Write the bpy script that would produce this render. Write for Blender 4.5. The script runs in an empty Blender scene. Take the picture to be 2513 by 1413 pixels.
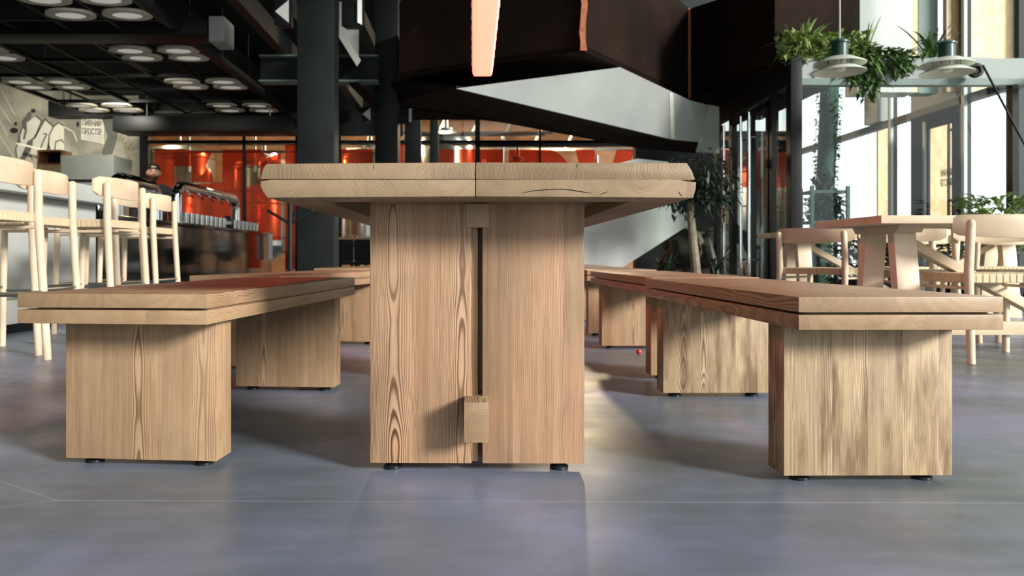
import bpy, bmesh, math, random
from mathutils import Vector, Matrix

random.seed(7)
S = bpy.context.scene
COL = S.collection
# ------------------------------------------------------------------ camera
F, CX, CY, HC = 1950.0, 1160.0, 628.0, 0.541     # focal length and principal point in pixels, lens height in metres
K = F / 1800.0                                   # depths below were measured with a focal length of 1800 px

cam_d = bpy.data.cameras.new('camera')
cam = bpy.data.objects.new('camera', cam_d)
COL.objects.link(cam)
cam.location = (0, 0, HC)
cam.rotation_euler = (math.pi / 2, 0, 0)
cam_d.sensor_width = 36.0
cam_d.lens = F / 2513.0 * 36.0
cam_d.shift_x = (1256.5 - CX) / 2513.0
cam_d.shift_y = (CY - 706.5) / 2513.0
cam_d.dof.use_dof = True
cam_d.dof.focus_distance = 1.9
cam_d.dof.aperture_fstop = 6.3
cam_d.clip_end = 200
S.camera = cam

# ------------------------------------------------------------------ world, sun, exposure
S.view_settings.view_transform = 'Standard'
S.view_settings.look = 'None'
S.view_settings.gamma = 1.0
S.view_settings.exposure = 0.0
S.view_settings.use_curve_mapping = False
W = bpy.data.worlds.new('sky')
S.world = W
W.use_nodes = True
bg = W.node_tree.nodes['Background']
bg.inputs['Color'].default_value = (0.90, 0.97, 1.0, 1)
bg.inputs['Strength'].default_value = 1.75

sun_d = bpy.data.lights.new('hazy_sun', 'SUN')
sun = bpy.data.objects.new('hazy_sun', sun_d)
COL.objects.link(sun)
sun_d.energy = 6.2
sun_d.angle = math.radians(12)
sun_d.color = (1.0, 0.98, 0.945)
sun.location = (9, -8, 6)
sun.rotation_euler = Vector((-0.73, 0.60, -0.33)).to_track_quat('-Z', 'Y').to_euler()


def win_light(name, loc, size, direction, power, color=(0.92, 0.97, 1.0)):
    d = bpy.data.lights.new(name, 'AREA')
    d.shape = 'RECTANGLE'
    d.size, d.size_y = size
    d.energy = power
    d.color = color
    o = bpy.data.objects.new(name, d)
    COL.objects.link(o)
    o.location = loc
    o.rotation_euler = Vector(direction).to_track_quat('-Z', 'Y').to_euler()
    return o


# warm lamps hanging in the brewery behind the glass wall
def lamp(name, loc, power, color, r=0.15):
    d = bpy.data.lights.new(name, 'POINT')
    d.energy = power
    d.color = color
    d.shadow_soft_size = r
    o = bpy.data.objects.new(name, d)
    COL.objects.link(o)
    o.location = loc
    return o


for i, (x, y) in enumerate([(-6.5, 15.6), (-3.6, 15.4), (-0.6, 15.4), (2.2, 15.6)]):
    lamp('brewery_ceiling_lamp', (x, y * K, 3.7), 420, (1.0, 0.74, 0.48))


# added fill spots without fixtures, put in to brighten the mural and the barman
for (x, y, z), aim, pw in (((-7.3, 11.2, 2.9), (-.15, 1, -.42), 150), ((-5.6, 11.2, 2.9), (-.1, 1, -.40), 120), ((-4.6, 9.0, 2.85), (.02, .75, -.62), 130)):
    d_ = bpy.data.lights.new('bar_fill_spot', 'SPOT')
    d_.energy = pw
    d_.color = (1.0, 0.94, 0.82)
    d_.spot_size = math.radians(115)
    d_.spot_blend = 0.8
    d_.shadow_soft_size = 0.08
    o_ = bpy.data.objects.new('bar_fill_spot', d_)
    COL.objects.link(o_)
    o_.location = (x, y * K, z)
    o_.rotation_euler = Vector(aim).to_track_quat('-Z', 'Y').to_euler()


# ------------------------------------------------------------------ helpers
def at(px, py, d):
    """photo pixel and measured depth -> point in the room"""
    return Vector(((px - CX) / 1800.0 * d, d * K, HC + (CY - py) / 1800.0 * d))


def lin(c):
    c = c / 255.0
    return c / 12.92 if c <= 0.04045 else ((c + 0.055) / 1.055) ** 2.4


def rgb(r, g, b):
    return (lin(r), lin(g), lin(b), 1.0)


class MB:
    def __init__(self):
        self.bm = bmesh.new()

    def add(self, other):
        me = bpy.data.meshes.new('tmp')
        other.to_mesh(me)
        self.bm.from_mesh(me)
        bpy.data.meshes.remove(me)
        other.free()

    def box(self, x0, y0, z0, x1, y1, z1, bev=0.0, seg=2, mat=None):
        b = bmesh.new()
        v = [b.verts.new(p) for p in ((x0, y0, z0), (x1, y0, z0), (x1, y1, z0), (x0, y1, z0),
                                      (x0, y0, z1), (x1, y0, z1), (x1, y1, z1), (x0, y1, z1))]
        for f in ((0, 3, 2, 1), (4, 5, 6, 7), (0, 1, 5, 4), (1, 2, 6, 5), (2, 3, 7, 6), (3, 0, 4, 7)):
            b.faces.new([v[i] for i in f])
        if bev > 0:
            bmesh.ops.bevel(b, geom=b.edges[:], offset=bev, segments=seg, affect='EDGES', profile=0.6)
        if mat is not None:
            bmesh.ops.transform(b, matrix=mat, verts=b.verts)
        self.add(b)
        return self

    def hexa(self, lo, hi, bev=0.0):
        """eight corners: four of one face, four of the opposite face in the same order"""
        b = bmesh.new()
        v = [b.verts.new(p) for p in list(lo) + list(hi)]
        n = len(lo)
        b.faces.new(v[:n][::-1])
        b.faces.new(v[n:])
        for i in range(n):
            j = (i + 1) % n
            b.faces.new((v[i], v[j], v[n + j], v[n + i]))
        bmesh.ops.recalc_face_normals(b, faces=b.faces)
        if bev > 0:
            bmesh.ops.bevel(b, geom=b.edges[:], offset=bev, segments=2, affect='EDGES', profile=0.6)
        self.add(b)
        return self

    def prism(self, poly, vec, bev=0.0):
        vec = Vector(vec)
        lo = [Vector(p) for p in poly]
        return self.hexa(lo, [p + vec for p in lo], bev)

    def bar(self, p, q, w, h, up=(0, 0, 1), bev=0.0):
        p, q = Vector(p), Vector(q)
        d = (q - p).normalized()
        s = d.cross(Vector(up)).normalized() * (w / 2)
        u = s.cross(d).normalized() * (h / 2)
        return self.hexa([p - s - u, p + s - u, p + s + u, p - s + u], [q - s - u, q + s - u, q + s + u, q - s + u], bev)

    def tube(self, pts, radii, n=12, caps=True, round_end=False):
        pts = [Vector(p) for p in pts]
        if not isinstance(radii, (list, tuple)):
            radii = [radii] * len(pts)
        radii = list(radii)
        if round_end:
            d = (pts[-1] - pts[-2]).normalized()
            e, r = pts[-1], radii[-1]
            for k in (0.35, 0.7, 0.92):
                pts.append(e + d * r * k)
                radii.append(r * math.sqrt(1 - k * k))
        b = bmesh.new()
        rings = []
        up = Vector((0, 0, 1))
        for i, p in enumerate(pts):
            a = pts[max(i - 1, 0)]
            c = pts[min(i + 1, len(pts) - 1)]
            d = (c - a).normalized()
            ref = Vector((1, 0, 0)) if abs(d.dot(up)) > 0.95 else up
            s = d.cross(ref).normalized()
            u = s.cross(d).normalized()
            rings.append([b.verts.new(p + (s * math.cos(t) + u * math.sin(t)) * radii[i])
                          for t in (2 * math.pi * k / n for k in range(n))])
        for r0, r1 in zip(rings, rings[1:]):
            for k in range(n):
                b.faces.new((r0[k], r0[(k + 1) % n], r1[(k + 1) % n], r1[k]))
        if caps:
            b.faces.new(rings[0][::-1])
            b.faces.new(rings[-1])
        bmesh.ops.recalc_face_normals(b, faces=b.faces)
        self.add(b)
        return self

    def lathe(self, prof, n=28, o=(0, 0, 0), caps=True):
        b = bmesh.new()
        rings = []
        for r, z in prof:
            rings.append([b.verts.new((o[0] + r * math.cos(2 * math.pi * k / n), o[1] + r * math.sin(2 * math.pi * k / n), o[2] + z))
                          for k in range(n)])
        for r0, r1 in zip(rings, rings[1:]):
            for k in range(n):
                b.faces.new((r0[k], r0[(k + 1) % n], r1[(k + 1) % n], r1[k]))
        if caps:
            b.faces.new(rings[0][::-1])
            b.faces.new(rings[-1])
        bmesh.ops.recalc_face_normals(b, faces=b.faces)
        self.add(b)
        return self

    def sphere(self, c, r, sc=(1, 1, 1), u=20, v=14, fn=None):
        b = bmesh.new()
        bmesh.ops.create_uvsphere(b, u_segments=u, v_segments=v, radius=1)
        for q in b.verts:
            p = q.co.copy()
            if fn:
                p = fn(p)
            q.co = Vector((c[0] + p.x * r * sc[0], c[1] + p.y * r * sc[1], c[2] + p.z * r * sc[2]))
        self.add(b)
        return self

    def poly(self, pts):
        vs = [self.bm.verts.new(p) for p in pts]
        self.bm.faces.new(vs)
        return self

    def leaf(self, base, d, length, width, fold=0.25, droop=0.2, n=None):
        d = Vector(d).normalized()
        ref = Vector(n) if n is not None else Vector((0, 0, 1))
        s = d.cross(ref)
        if s.length < 1e-3:
            s = d.cross(Vector((1, 0, 0)))
        s.normalize()
        u = s.cross(d).normalized()
        b = Vector(base)
        m = b + d * length * 0.45
        t = b + d * length - Vector((0, 0, droop * length))
        v = [self.bm.verts.new(p) for p in (b, m + s * width / 2 + u * fold * width, m, m - s * width / 2 + u * fold * width, t)]
        self.bm.faces.new((v[0], v[2], v[1]))
        self.bm.faces.new((v[0], v[3], v[2]))
        self.bm.faces.new((v[1], v[2], v[4]))
        self.bm.faces.new((v[2], v[3], v[4]))

    def blade(self, base, d, length, width, arch=0.5, n=5):
        """a long arching leaf"""
        d = Vector(d).normalized()
        s = d.cross(Vector((0, 0, 1)))
        if s.length < 1e-3:
            s = Vector((1, 0, 0))
        s.normalize()
        prev = None
        for i in range(n + 1):
            t = i / n
            p = Vector(base) + d * length * t - Vector((0, 0, 1)) * arch * length * t * t
            w = width * (0.35 + 1.6 * t - 1.95 * t * t) if t < 1 else 0.001
            w = max(w, 0.001)
            cur = (self.bm.verts.new(p + s * w / 2), self.bm.verts.new(p - s * w / 2))
            if prev:
                self.bm.faces.new((prev[0], prev[1], cur[1], cur[0]))
            prev = cur

    def build(self, name, mat, parent=None, origin=None, smooth=35, recalc=False):
        if recalc:
            bmesh.ops.recalc_face_normals(self.bm, faces=self.bm.faces)
        me = bpy.data.meshes.new(name)
        if origin is not None:
            bmesh.ops.translate(self.bm, vec=-Vector(origin), verts=self.bm.verts)
        self.bm.to_mesh(me)
        self.bm.free()
        if smooth:
            me.polygons.foreach_set('use_smooth', [True] * len(me.polygons))
            me.set_sharp_from_angle(angle=math.radians(smooth))
        me.materials.append(mat)
        o = bpy.data.objects.new(name, me)
        COL.objects.link(o)
        if origin is not None:
            o.location = origin
        if parent is not None:
            o.parent = parent
        return o


def tag(o, label, cat, group=None):
    o['label'] = label
    o['category'] = cat
    if group:
        o['group'] = group
    return o


def thing(name, label, cat, loc=(0, 0, 0), rz=0.0, group=None):
    o = bpy.data.objects.new(name, None)
    o.empty_display_size = 0.1
    COL.objects.link(o)
    o.location = loc
    o.rotation_euler = (0, 0, rz)
    return tag(o, label, cat, group)


def struct(o, label=None):
    o['kind'] = 'structure'
    if label:
        o['label'] = label
    return o


def struct_root(name, loc=(0, 0, 0)):
    o = bpy.data.objects.new(name, None)
    COL.objects.link(o)
    o.location = loc
    o['kind'] = 'structure'
    return o


def kids(o):
    return [c for c in COL.objects if c.parent == o]


def dup(root, loc, rz, label, group=None):
    r = root.copy()
    COL.objects.link(r)
    r.location = loc
    r.rotation_euler = (0, 0, rz)
    r['label'] = label
    if group:
        r['group'] = group
    for ch in kids(root):
        c = ch.copy()
        COL.objects.link(c)
        c.parent = r
        for g in kids(ch):
            d = g.copy()
            COL.objects.link(d)
            d.parent = c
    return r


# ------------------------------------------------------------------ materials
class NT:
    def __init__(self, name):
        self.m = bpy.data.materials.new(name)
        self.m.use_nodes = True
        self.t = self.m.node_tree
        self.b = self.t.nodes['Principled BSDF']
        self.out = self.t.nodes['Material Output']

    def n(self, typ, **kw):
        o = self.t.nodes.new(typ)
        for k, v in kw.items():
            setattr(o, k, v)
        return o

    def link(self, a, b):
        self.t.links.new(a, b)

    def put(self, sock, v):
        if isinstance(v, bpy.types.NodeSocket):
            self.t.links.new(v, sock)
        elif v is not None:
            sock.default_value = v

    def math(self, op, a, b=None, c=None, clamp=False):
        o = self.n('ShaderNodeMath', operation=op, use_clamp=clamp)
        self.put(o.inputs[0], a)
        if b is not None:
            self.put(o.inputs[1], b)
        if c is not None:
            self.put(o.inputs[2], c)
        return o.outputs[0]

    def vec(self, x, y, z):
        o = self.n('ShaderNodeCombineXYZ')
        for i, v in enumerate((x, y, z)):
            self.put(o.inputs[i], v)
        return o.outputs[0]

    def noise(self, v, scale=5.0, detail=2.0, rough=0.5, w=None):
        o = self.n('ShaderNodeTexNoise')
        if w is not None:
            o.noise_dimensions = '4D'
            self.put(o.inputs['W'], w)
        self.put(o.inputs['Vector'], v)
        o.inputs['Scale'].default_value = scale
        o.inputs['Detail'].default_value = detail
        o.inputs['Roughness'].default_value = rough
        return o.outputs['Fac']

    def ramp(self, f, stops):
        o = self.n('ShaderNodeValToRGB')
        el = o.color_ramp.elements
        while len(el) < len(stops):
            el.new(0.5)
        for e, (p, c) in zip(el, stops):
            e.position = p
            e.color = c if len(c) == 4 else (*c, 1)
        self.put(o.inputs[0], f)
        return o.outputs[0]

    def mix(self, f, a, b, mode='MIX'):
        o = self.n('ShaderNodeMix', data_type='RGBA', blend_type=mode)
        self.put(o.inputs[0], f)
        self.put(o.inputs[6], a)
        self.put(o.inputs[7], b)
        return o.outputs[2]

    def map(self, v, a0, a1, b0, b1):
        o = self.n('ShaderNodeMapRange')
        self.put(o.inputs[0], v)
        for i, x in enumerate((a0, a1, b0, b1)):
            o.inputs[i + 1].default_value = x
        return o.outputs[0]

    def sep(self, v):
        o = self.n('ShaderNodeSeparateXYZ')
        self.put(o.inputs[0], v)
        return o.outputs

    def obj(self):
        return self.n('ShaderNodeTexCoord').outputs['Object']

    def bump(self, h, strength=0.2, dist=0.002):
        o = self.n('ShaderNodeBump')
        o.inputs['Strength'].default_value = strength
        o.inputs['Distance'].default_value = dist
        self.put(o.inputs['Height'], h)
        self.link(o.outputs[0], self.b.inputs['Normal'])


def plain(name, col, rough=0.5, metal=0.0, var=0.12, scale=6.0, spec=0.5, bump=0.0):
    t = NT(name)
    v = t.obj()
    f = t.noise(v, scale, 4)
    d = tuple(c * (1 - var) for c in col[:3]) + (1,)
    l = tuple(min(1, c * (1 + var)) for c in col[:3]) + (1,)
    t.link(t.ramp(f, [(0.3, d), (0.7, l)]), t.b.inputs['Base Color'])
    t.b.inputs['Roughness'].default_value = rough
    t.b.inputs['Metallic'].default_value = metal
    t.b.inputs['Specular IOR Level'].default_value = spec
    if bump:
        t.bump(t.noise(v, scale * 12, 3), bump)
    return t.m


def emit(name, col, strength):
    t = NT(name)
    t.b.inputs['Base Color'].default_value = (0.8, 0.8, 0.8, 1)
    t.b.inputs['Emission Color'].default_value = (*col[:3], 1)
    t.b.inputs['Emission Strength'].default_value = strength
    t.b.inputs['Roughness'].default_value = 0.4
    return t.m


def wood(name, axis, light, dark, ring=265.0, plank=0.11, distort=0.05, stain=0.0, stain_col=(90, 66, 40), contrast=1.0, rough=0.5, red=0.0, far=0.05, quarter=1.6, spec=0.35):
    """growth rings around an axis that runs along the grain, one axis per glued plank"""
    t = NT(name)
    x, y, z = t.sep(t.obj())[:3]
    u, v, w = {'X': (y, z, x), 'Y': (x, z, y), 'Z': (x, y, z)}[axis]
    rnd = t.n('ShaderNodeObjectInfo').outputs['Random']
    q = t.math('ADD', t.math('DIVIDE', u, plank), t.math('MULTIPLY', rnd, 7.31))
    pid = t.math('FLOOR', q)
    wn = t.n('ShaderNodeTexWhiteNoise', noise_dimensions='1D')
    t.put(wn.inputs['W'], t.math('ADD', pid, t.math('MULTIPLY', rnd, 91.7)))
    r, g, b = t.n('ShaderNodeSeparateColor'), None, None
    t.link(wn.outputs['Color'], r.inputs[0])
    r, g, b = r.outputs[0], r.outputs[1], r.outputs[2]
    lu = t.math('MULTIPLY', t.math('SUBTRACT', t.math('FRACT', q), 0.5), plank)
    cu = t.math('MULTIPLY', t.math('SUBTRACT', r, 0.5), plank * quarter)
    cv = t.math('ADD', t.math('MULTIPLY', g, far * 1.6), far * 0.35)
    seed = t.math('MULTIPLY', t.math('ADD', rnd, b), 37.0)
    nv = t.vec(t.math('MULTIPLY', u, 3.0), t.math('MULTIPLY', v, 3.0), t.math('MULTIPLY', w, 1.5))
    n1 = t.math('SUBTRACT', t.noise(nv, 1.2, 2, 0.5, seed), 0.5)
    n2 = t.math('SUBTRACT', t.noise(nv, 1.3, 2, 0.5, t.math('ADD', seed, 9.0)), 0.5)
    nb = t.vec(t.math('MULTIPLY', u, 14.0), t.math('MULTIPLY', v, 14.0), t.math('MULTIPLY', w, 4.0))
    n3 = t.math('SUBTRACT', t.noise(nb, 1.0, 2, 0.5, seed), 0.5)
    uu = t.math('ADD', t.math('SUBTRACT', lu, cu), t.math('MULTIPLY', n1, distort))
    vv = t.math('ADD', t.math('SUBTRACT', v, cv), t.math('MULTIPLY', n2, distort * 1.6))
    rr = t.math('SQRT', t.math('ADD', t.math('MULTIPLY', uu, uu), t.math('MULTIPLY', vv, vv)))
    rr = t.math('ADD', rr, t.math('MULTIPLY', n3, 0.006))
    ringv = t.math('FRACT', t.math('MULTIPLY', rr, ring))
    band = t.ramp(ringv, [(0.0, (0, 0, 0, 1)), (0.40, (0.12, 0.12, 0.12, 1)), (0.68, (1, 1, 1, 1)), (0.90, (0.9, 0.9, 0.9, 1)), (1.0, (0, 0, 0, 1))])
    # growth seasons differ: wide slow modulation of the line darkness
    mod = t.noise(t.vec(t.math('MULTIPLY', rr, 60.0), 0.0, t.math('MULTIPLY', w, 1.2)), 1.0, 2, 0.5, seed)
    line = t.math('MULTIPLY', band, t.map(mod, 0.25, 0.75, 0.35 * contrast, 1.0 * contrast))
    col = t.mix(line, light, dark)
    # fine fibres
    fib = t.noise(t.vec(t.math('MULTIPLY', u, 420.0), t.math('MULTIPLY', v, 420.0), t.math('MULTIPLY', w, 10.0)), 1.0, 2, 0.6)
    col = t.mix(t.map(fib, 0.3, 0.75, 0.0, 0.28 * contrast), col, dark)
    # plank to plank tone and broad patches
    pt = t.math('ADD', t.math('MULTIPLY', g, 0.22), 0.89)
    col = t.mix(1.0, col, t.vec(pt, pt, pt), 'MULTIPLY')
    pch = t.noise(t.vec(t.math('MULTIPLY', u, 7.0), t.math('MULTIPLY', v, 7.0), t.math('MULTIPLY', w, 3.0)), 1.0, 4, 0.6, seed)
    col = t.mix(t.map(pch, 0.45, 0.75, 0.0, 0.42), col, dark)
    if red:
        col = t.mix(t.map(pch, 0.25, 0.55, red, 0.0), col, rgb(178, 112, 66))
    gv = t.vec(t.math('MULTIPLY', u, 5.0), t.math('MULTIPLY', v, 5.0), t.math('MULTIPLY', w, 2.2))
    gn = t.noise(gv, 1.0, 5, 0.6, t.math('ADD', seed, 17.0))
    col = t.mix(t.map(gn, 0.50, 0.72, 0.0, 0.45 * contrast), col, rgb(126, 104, 72))
    if stain:
        sv = t.vec(t.math('MULTIPLY', u, 20.0), t.math('MULTIPLY', v, 8.0), t.math('MULTIPLY', w, 3.4))
        sn = t.noise(sv, 1.0, 4, 0.62, t.math('ADD', seed, 4.0))
        sm = t.map(sn, 0.47, 0.63, 0.0, stain)
        col = t.mix(sm, col, rgb(*stain_col))
    t.link(col, t.b.inputs['Base Color'])
    t.b.inputs['Roughness'].default_value = rough
    t.b.inputs['Specular IOR Level'].default_value = spec
    t.bump(t.math('SUBTRACT', 1.0, line), 0.18, 0.0010)
    return t.m


def glass(name, tint=(1, 1, 1), refl=0.08):
    """thin clear sheet: sees through, mirrors more at a grazing angle"""
    t = NT(name)
    tr = t.n('ShaderNodeBsdfTransparent')
    tr.inputs[0].default_value = (*tint, 1)
    gl = t.n('ShaderNodeBsdfGlossy')
    gl.inputs['Roughness'].default_value = 0.005
    gl.inputs['Color'].default_value = (0.95, 1, 0.98, 1)
    lw = t.n('ShaderNodeLayerWeight')
    f = t.math('ADD', t.math('MULTIPLY', t.math('POWER', lw.outputs['Facing'], 5.0), 0.75), 0.02 + refl, clamp=True)
    mx = t.n('ShaderNodeMixShader')
    t.link(f, mx.inputs[0])
    t.link(tr.outputs[0], mx.inputs[1])
    t.link(gl.outputs[0], mx.inputs[2])
    t.link(mx.outputs[0], t.out.inputs[0])
    return t.m


def film(name):
    """translucent red sticker film on the glass wall"""
    t = NT(name)
    tr = t.n('ShaderNodeBsdfTransparent')
    tr.inputs[0].default_value = (0.93, 0.34, 0.21, 1)
    df = t.n('ShaderNodeBsdfDiffuse')
    df.inputs[0].default_value = (0.46, 0.11, 0.06, 1)
    mx = t.n('ShaderNodeMixShader')
    mx.inputs[0].default_value = 0.24
    t.link(tr.outputs[0], mx.inputs[1])
    t.link(df.outputs[0], mx.inputs[2])
    t.link(mx.outputs[0], t.out.inputs[0])
    return t.m


def gp(px, py):
    d = HC * 1800.0 / (py - CY)
    return ((px - CX) / 1800.0 * d, d * K)


def concrete_floor():
    t = NT('polished_concrete')
    v = t.obj()
    big = t.noise(v, 0.9, 4, 0.6)
    mid = t.noise(v, 3.2, 6, 0.65)
    x, y, z = t.sep(v)[:3]
    streak = t.noise(t.vec(t.math('MULTIPLY', x, 2.0), t.math('MULTIPLY', y, 9.0), 0.0), 1.6, 5, 0.6)
    fine = t.noise(v, 60, 4, 0.7)
    c = t.ramp(big, [(0.32, rgb(80, 91, 88)), (0.48, rgb(108, 119, 136)), (0.66, rgb(144, 150, 184))])
    c = t.mix(t.map(mid, 0.35, 0.7, 0.0, 0.5), c, rgb(94, 101, 104))
    c = t.mix(t.map(streak, 0.45, 0.75, 0.0, 0.35), c, rgb(140, 144, 154))
    c = t.mix(t.map(fine, 0.55, 0.8, 0.0, 0.25), c, rgb(66, 70, 72))
    # hairline cracks
    vo = t.n('ShaderNodeTexVoronoi', feature='DISTANCE_TO_EDGE')
    wv = t.n('ShaderNodeVectorMath', operation='ADD')
    t.link(v, wv.inputs[0])
    nn = t.n('ShaderNodeTexNoise')
    t.link(v, nn.inputs['Vector'])
    nn.inputs['Scale'].default_value = 4
    t.link(nn.outputs['Color'], wv.inputs[1])
    t.link(wv.outputs[0], vo.inputs['Vector'])
    vo.inputs['Scale'].default_value = 0.75
    crack = t.math('MULTIPLY', t.math('LESS_THAN', vo.outputs['Distance'], 0.0022), t.map(big, 0.5, 0.6, 0.0, 0.5))
    c = t.mix(crack, c, rgb(52, 56, 56))
    # saw-cut joints
    for (p, q, col, wd) in (((130, 1228), (2700, 1234.4), rgb(168, 172, 176), 0.0016), ((-300, 1080), (140, 1227), rgb(150, 154, 158), 0.0016),
                            ((-300, 1283), (140, 1227), rgb(150, 154, 158), 0.0016), ((-300, 1040), (150, 905), rgb(48, 53, 55), 0.004),
                            ((-300, 1182), (170, 1006), rgb(135, 140, 146), 0.003), ((2330, 929), (2900, 1035), rgb(140, 142, 152), 0.003)):
        ax, ay = gp(*p)
        bx, by = gp(*q)
        L = math.hypot(bx - ax, by - ay)
        dx, dy = (bx - ax) / L, (by - ay) / L
        rx, ry = t.math('SUBTRACT', x, ax), t.math('SUBTRACT', y, ay)
        al = t.math('ADD', t.math('MULTIPLY', rx, dx), t.math('MULTIPLY', ry, dy))
        pe = t.math('ABSOLUTE', t.math('SUBTRACT', t.math('MULTIPLY', rx, dy), t.math('MULTIPLY', ry, dx)))
        m = t.math('MULTIPLY', t.math('LESS_THAN', pe, wd), t.math('MULTIPLY', t.math('GREATER_THAN', al, 0.0), t.math('LESS_THAN', al, L)))
        c = t.mix(t.math('MULTIPLY', m, 0.75), c, col)
    t.link(c, t.b.inputs['Base Color'])
    t.link(t.map(mid, 0.3, 0.75, 0.30, 0.48), t.b.inputs['Roughness'])
    t.b.inputs['Specular IOR Level'].default_value = 0.6
    t.bump(t.math('ADD', t.math('MULTIPLY', mid, 0.6), t.math('MULTIPLY', fine, 0.25)), 0.12, 0.004)
    return t.m


def corten():
    t = NT('weathering_steel')
    v = t.obj()
    a = t.noise(v, 1.1, 5, 0.6)
    b = t.noise(v, 7, 5, 0.7)
    c = t.ramp(a, [(0.3, rgb(20, 16, 13)), (0.7, rgb(38, 26, 19))])
    c = t.mix(t.map(b, 0.66, 0.8, 0.0, 0.5), c, rgb(110, 70, 44))
    t.link(c, t.b.inputs['Base Color'])
    t.b.inputs['Roughness'].default_value = 0.8
    t.b.inputs['Specular IOR Level'].default_value = 0.06
    return t.m


def mural_wall():
    t = NT('mural_plaster')
    v = t.obj()
    a = t.noise(v, 0.9, 6, 0.6)
    b = t.noise(v, 3.5, 6, 0.7)
    c = t.ramp(a, [(0.35, rgb(120, 120, 106)), (0.5, rgb(168, 165, 146)), (0.65, rgb(190, 186, 166))])
    c = t.mix(t.map(b, 0.5, 0.75, 0.0, 0.5), c, rgb(108, 108, 96))
    t.link(c, t.b.inputs['Base Color'])
    t.b.inputs['Roughness'].default_value = 0.8
    return t.m


M = {}
M['floor'] = concrete_floor()
WL, WD = rgb(214, 178, 128), rgb(150, 105, 62)
M['wood_y'] = wood('ash_boards', 'Y', rgb(186, 156, 121), rgb(104, 76, 50), plank=0.235, ring=390, distort=0.035, far=0.09, rough=0.38, spec=0.4, quarter=0.9)
M['wood_table'] = wood('ash_tabletop', 'Y', rgb(164, 141, 111), rgb(98, 78, 54), plank=0.31, ring=330, far=0.022, distort=0.03, quarter=0.7)
M['wood_z'] = wood('ash_uprights', 'Z', rgb(204, 168, 132), rgb(88, 56, 36), plank=0.125, ring=430, red=0.22, contrast=1.2, distort=0.022, quarter=3.2, far=0.022)
M['wood_z_plain'] = wood('ash_panels', 'Z', rgb(196, 164, 128), rgb(104, 74, 48), plank=0.08, ring=440, quarter=4.5, far=0.02, stain=0.25, stain_col=(126, 92, 56), contrast=1.0, distort=0.012)
M['wood_z_stain'] = wood('stained_ash_panels', 'Z', rgb(212, 185, 147), rgb(98, 72, 47), plank=0.085, ring=430, quarter=2.6, far=0.025, stain=0.75, stain_col=(96, 72, 44), distort=0.03)
M['wood_x'] = wood('ash_rails', 'X', rgb(180, 146, 104), rgb(120, 84, 52), plank=0.1, ring=350)
M['birch'] = wood('pale_birch', 'Z', rgb(224, 206, 178), rgb(202, 178, 146), plank=0.4, ring=110, contrast=0.5, rough=0.45)
M['birch_y'] = wood('pale_birch_boards', 'X', rgb(220, 202, 172), rgb(188, 164, 128), plank=0.14, ring=120, contrast=0.6, rough=0.45)
M['weave'] = plain('paper_cord_weave', rgb(210, 192, 156), 0.7, var=0.08, scale=40, bump=0.1)
M['rubber'] = plain('black_rubber', rgb(26, 28, 29), 0.35, var=0.1)
M['steel'] = plain('brushed_steel', rgb(150, 152, 148), 0.3, 1.0)
M['tank'] = plain('satin_tank_steel', rgb(196, 192, 184), 0.22, 0.9, var=0.06)
M['chrome'] = plain('polished_chrome', rgb(214, 216, 214), 0.08, 1.0, var=0.02)
M['black_metal'] = plain('black_painted_steel', rgb(13, 15, 15), 0.5, var=0.2, spec=0.18)
M['dark_steel'] = plain('raw_dark_steel', rgb(20, 25, 24), 0.5, 0.0, var=0.3, scale=3, spec=0.22)
M['green_steel'] = plain('grey_green_steel', rgb(92, 112, 104), 0.5, var=0.1)
M['deep_green'] = plain('deep_green_enamel', rgb(34, 66, 56), 0.35, var=0.15)
M['white_conc'] = plain('pale_concrete', rgb(180, 183, 176), 0.65, var=0.08, scale=2.5)
M['white_paint'] = plain('white_paint', rgb(190, 193, 187), 0.55, var=0.05, scale=2)
M['grey_paint'] = plain('grey_paint', rgb(150, 154, 146), 0.6, var=0.05)
M['grey_fascia'] = plain('pale_grey_fascia', rgb(140, 147, 141), 0.6, var=0.06, scale=2)
M['corten'] = corten()
M['rust'] = plain('rusty_weld', rgb(150, 86, 52), 0.7, var=0.3, scale=20)
M['ceiling'] = plain('dark_ceiling', rgb(16, 18, 19), 0.9, var=0.2)
M['hall_ceiling'] = plain('grey_roof', rgb(92, 96, 94), 0.9, var=0.15)
M['mural'] = mural_wall()
M['ink'] = plain('black_mural_paint', rgb(26, 28, 28), 0.8, var=0.2)
M['chalk'] = plain('white_mural_paint', rgb(206, 203, 186), 0.8, var=0.05)
M['wash'] = plain('grey_mural_paint', rgb(92, 94, 88), 0.8, var=0.15)
M['swirl'] = plain('ochre_mural_paint', rgb(150, 140, 112), 0.8, var=0.15)
M['glass'] = glass('window_glass', (0.98, 1.0, 0.99), 0.0)
M['door_glass'] = glass('door_glass', (0.88, 0.92, 0.90), 0.10)
M['film'] = film('red_window_film')
M['copper_wall'] = plain('warm_brown_wall', rgb(128, 88, 56), 0.6, var=0.3, scale=3)
M['mirror_dark'] = plain('dark_mirror_metal', rgb(52, 52, 48), 0.10, 0.9, var=0.45, scale=1.6, bump=0.10)
M['clad'] = wood('pine_cladding', 'Z', rgb(232, 202, 158), rgb(206, 168, 120), plank=0.2, ring=90, contrast=0.7)
M['clad_door'] = wood('pine_door', 'Z', rgb(226, 190, 146), rgb(196, 152, 106), plank=0.25, ring=90, contrast=0.7)
M['leaf'] = plain('green_leaves', rgb(74, 104, 48), 0.5, var=0.45, scale=14)
M['leaf_light'] = plain('light_green_leaves', rgb(128, 150, 82), 0.5, var=0.35, scale=14)
M['leaf_dark'] = plain('dark_green_leaves', rgb(32, 46, 30), 0.5, var=0.4, scale=9)
M['moss'] = plain('moss', rgb(44, 70, 56), 0.9, var=0.5, scale=12)
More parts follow.
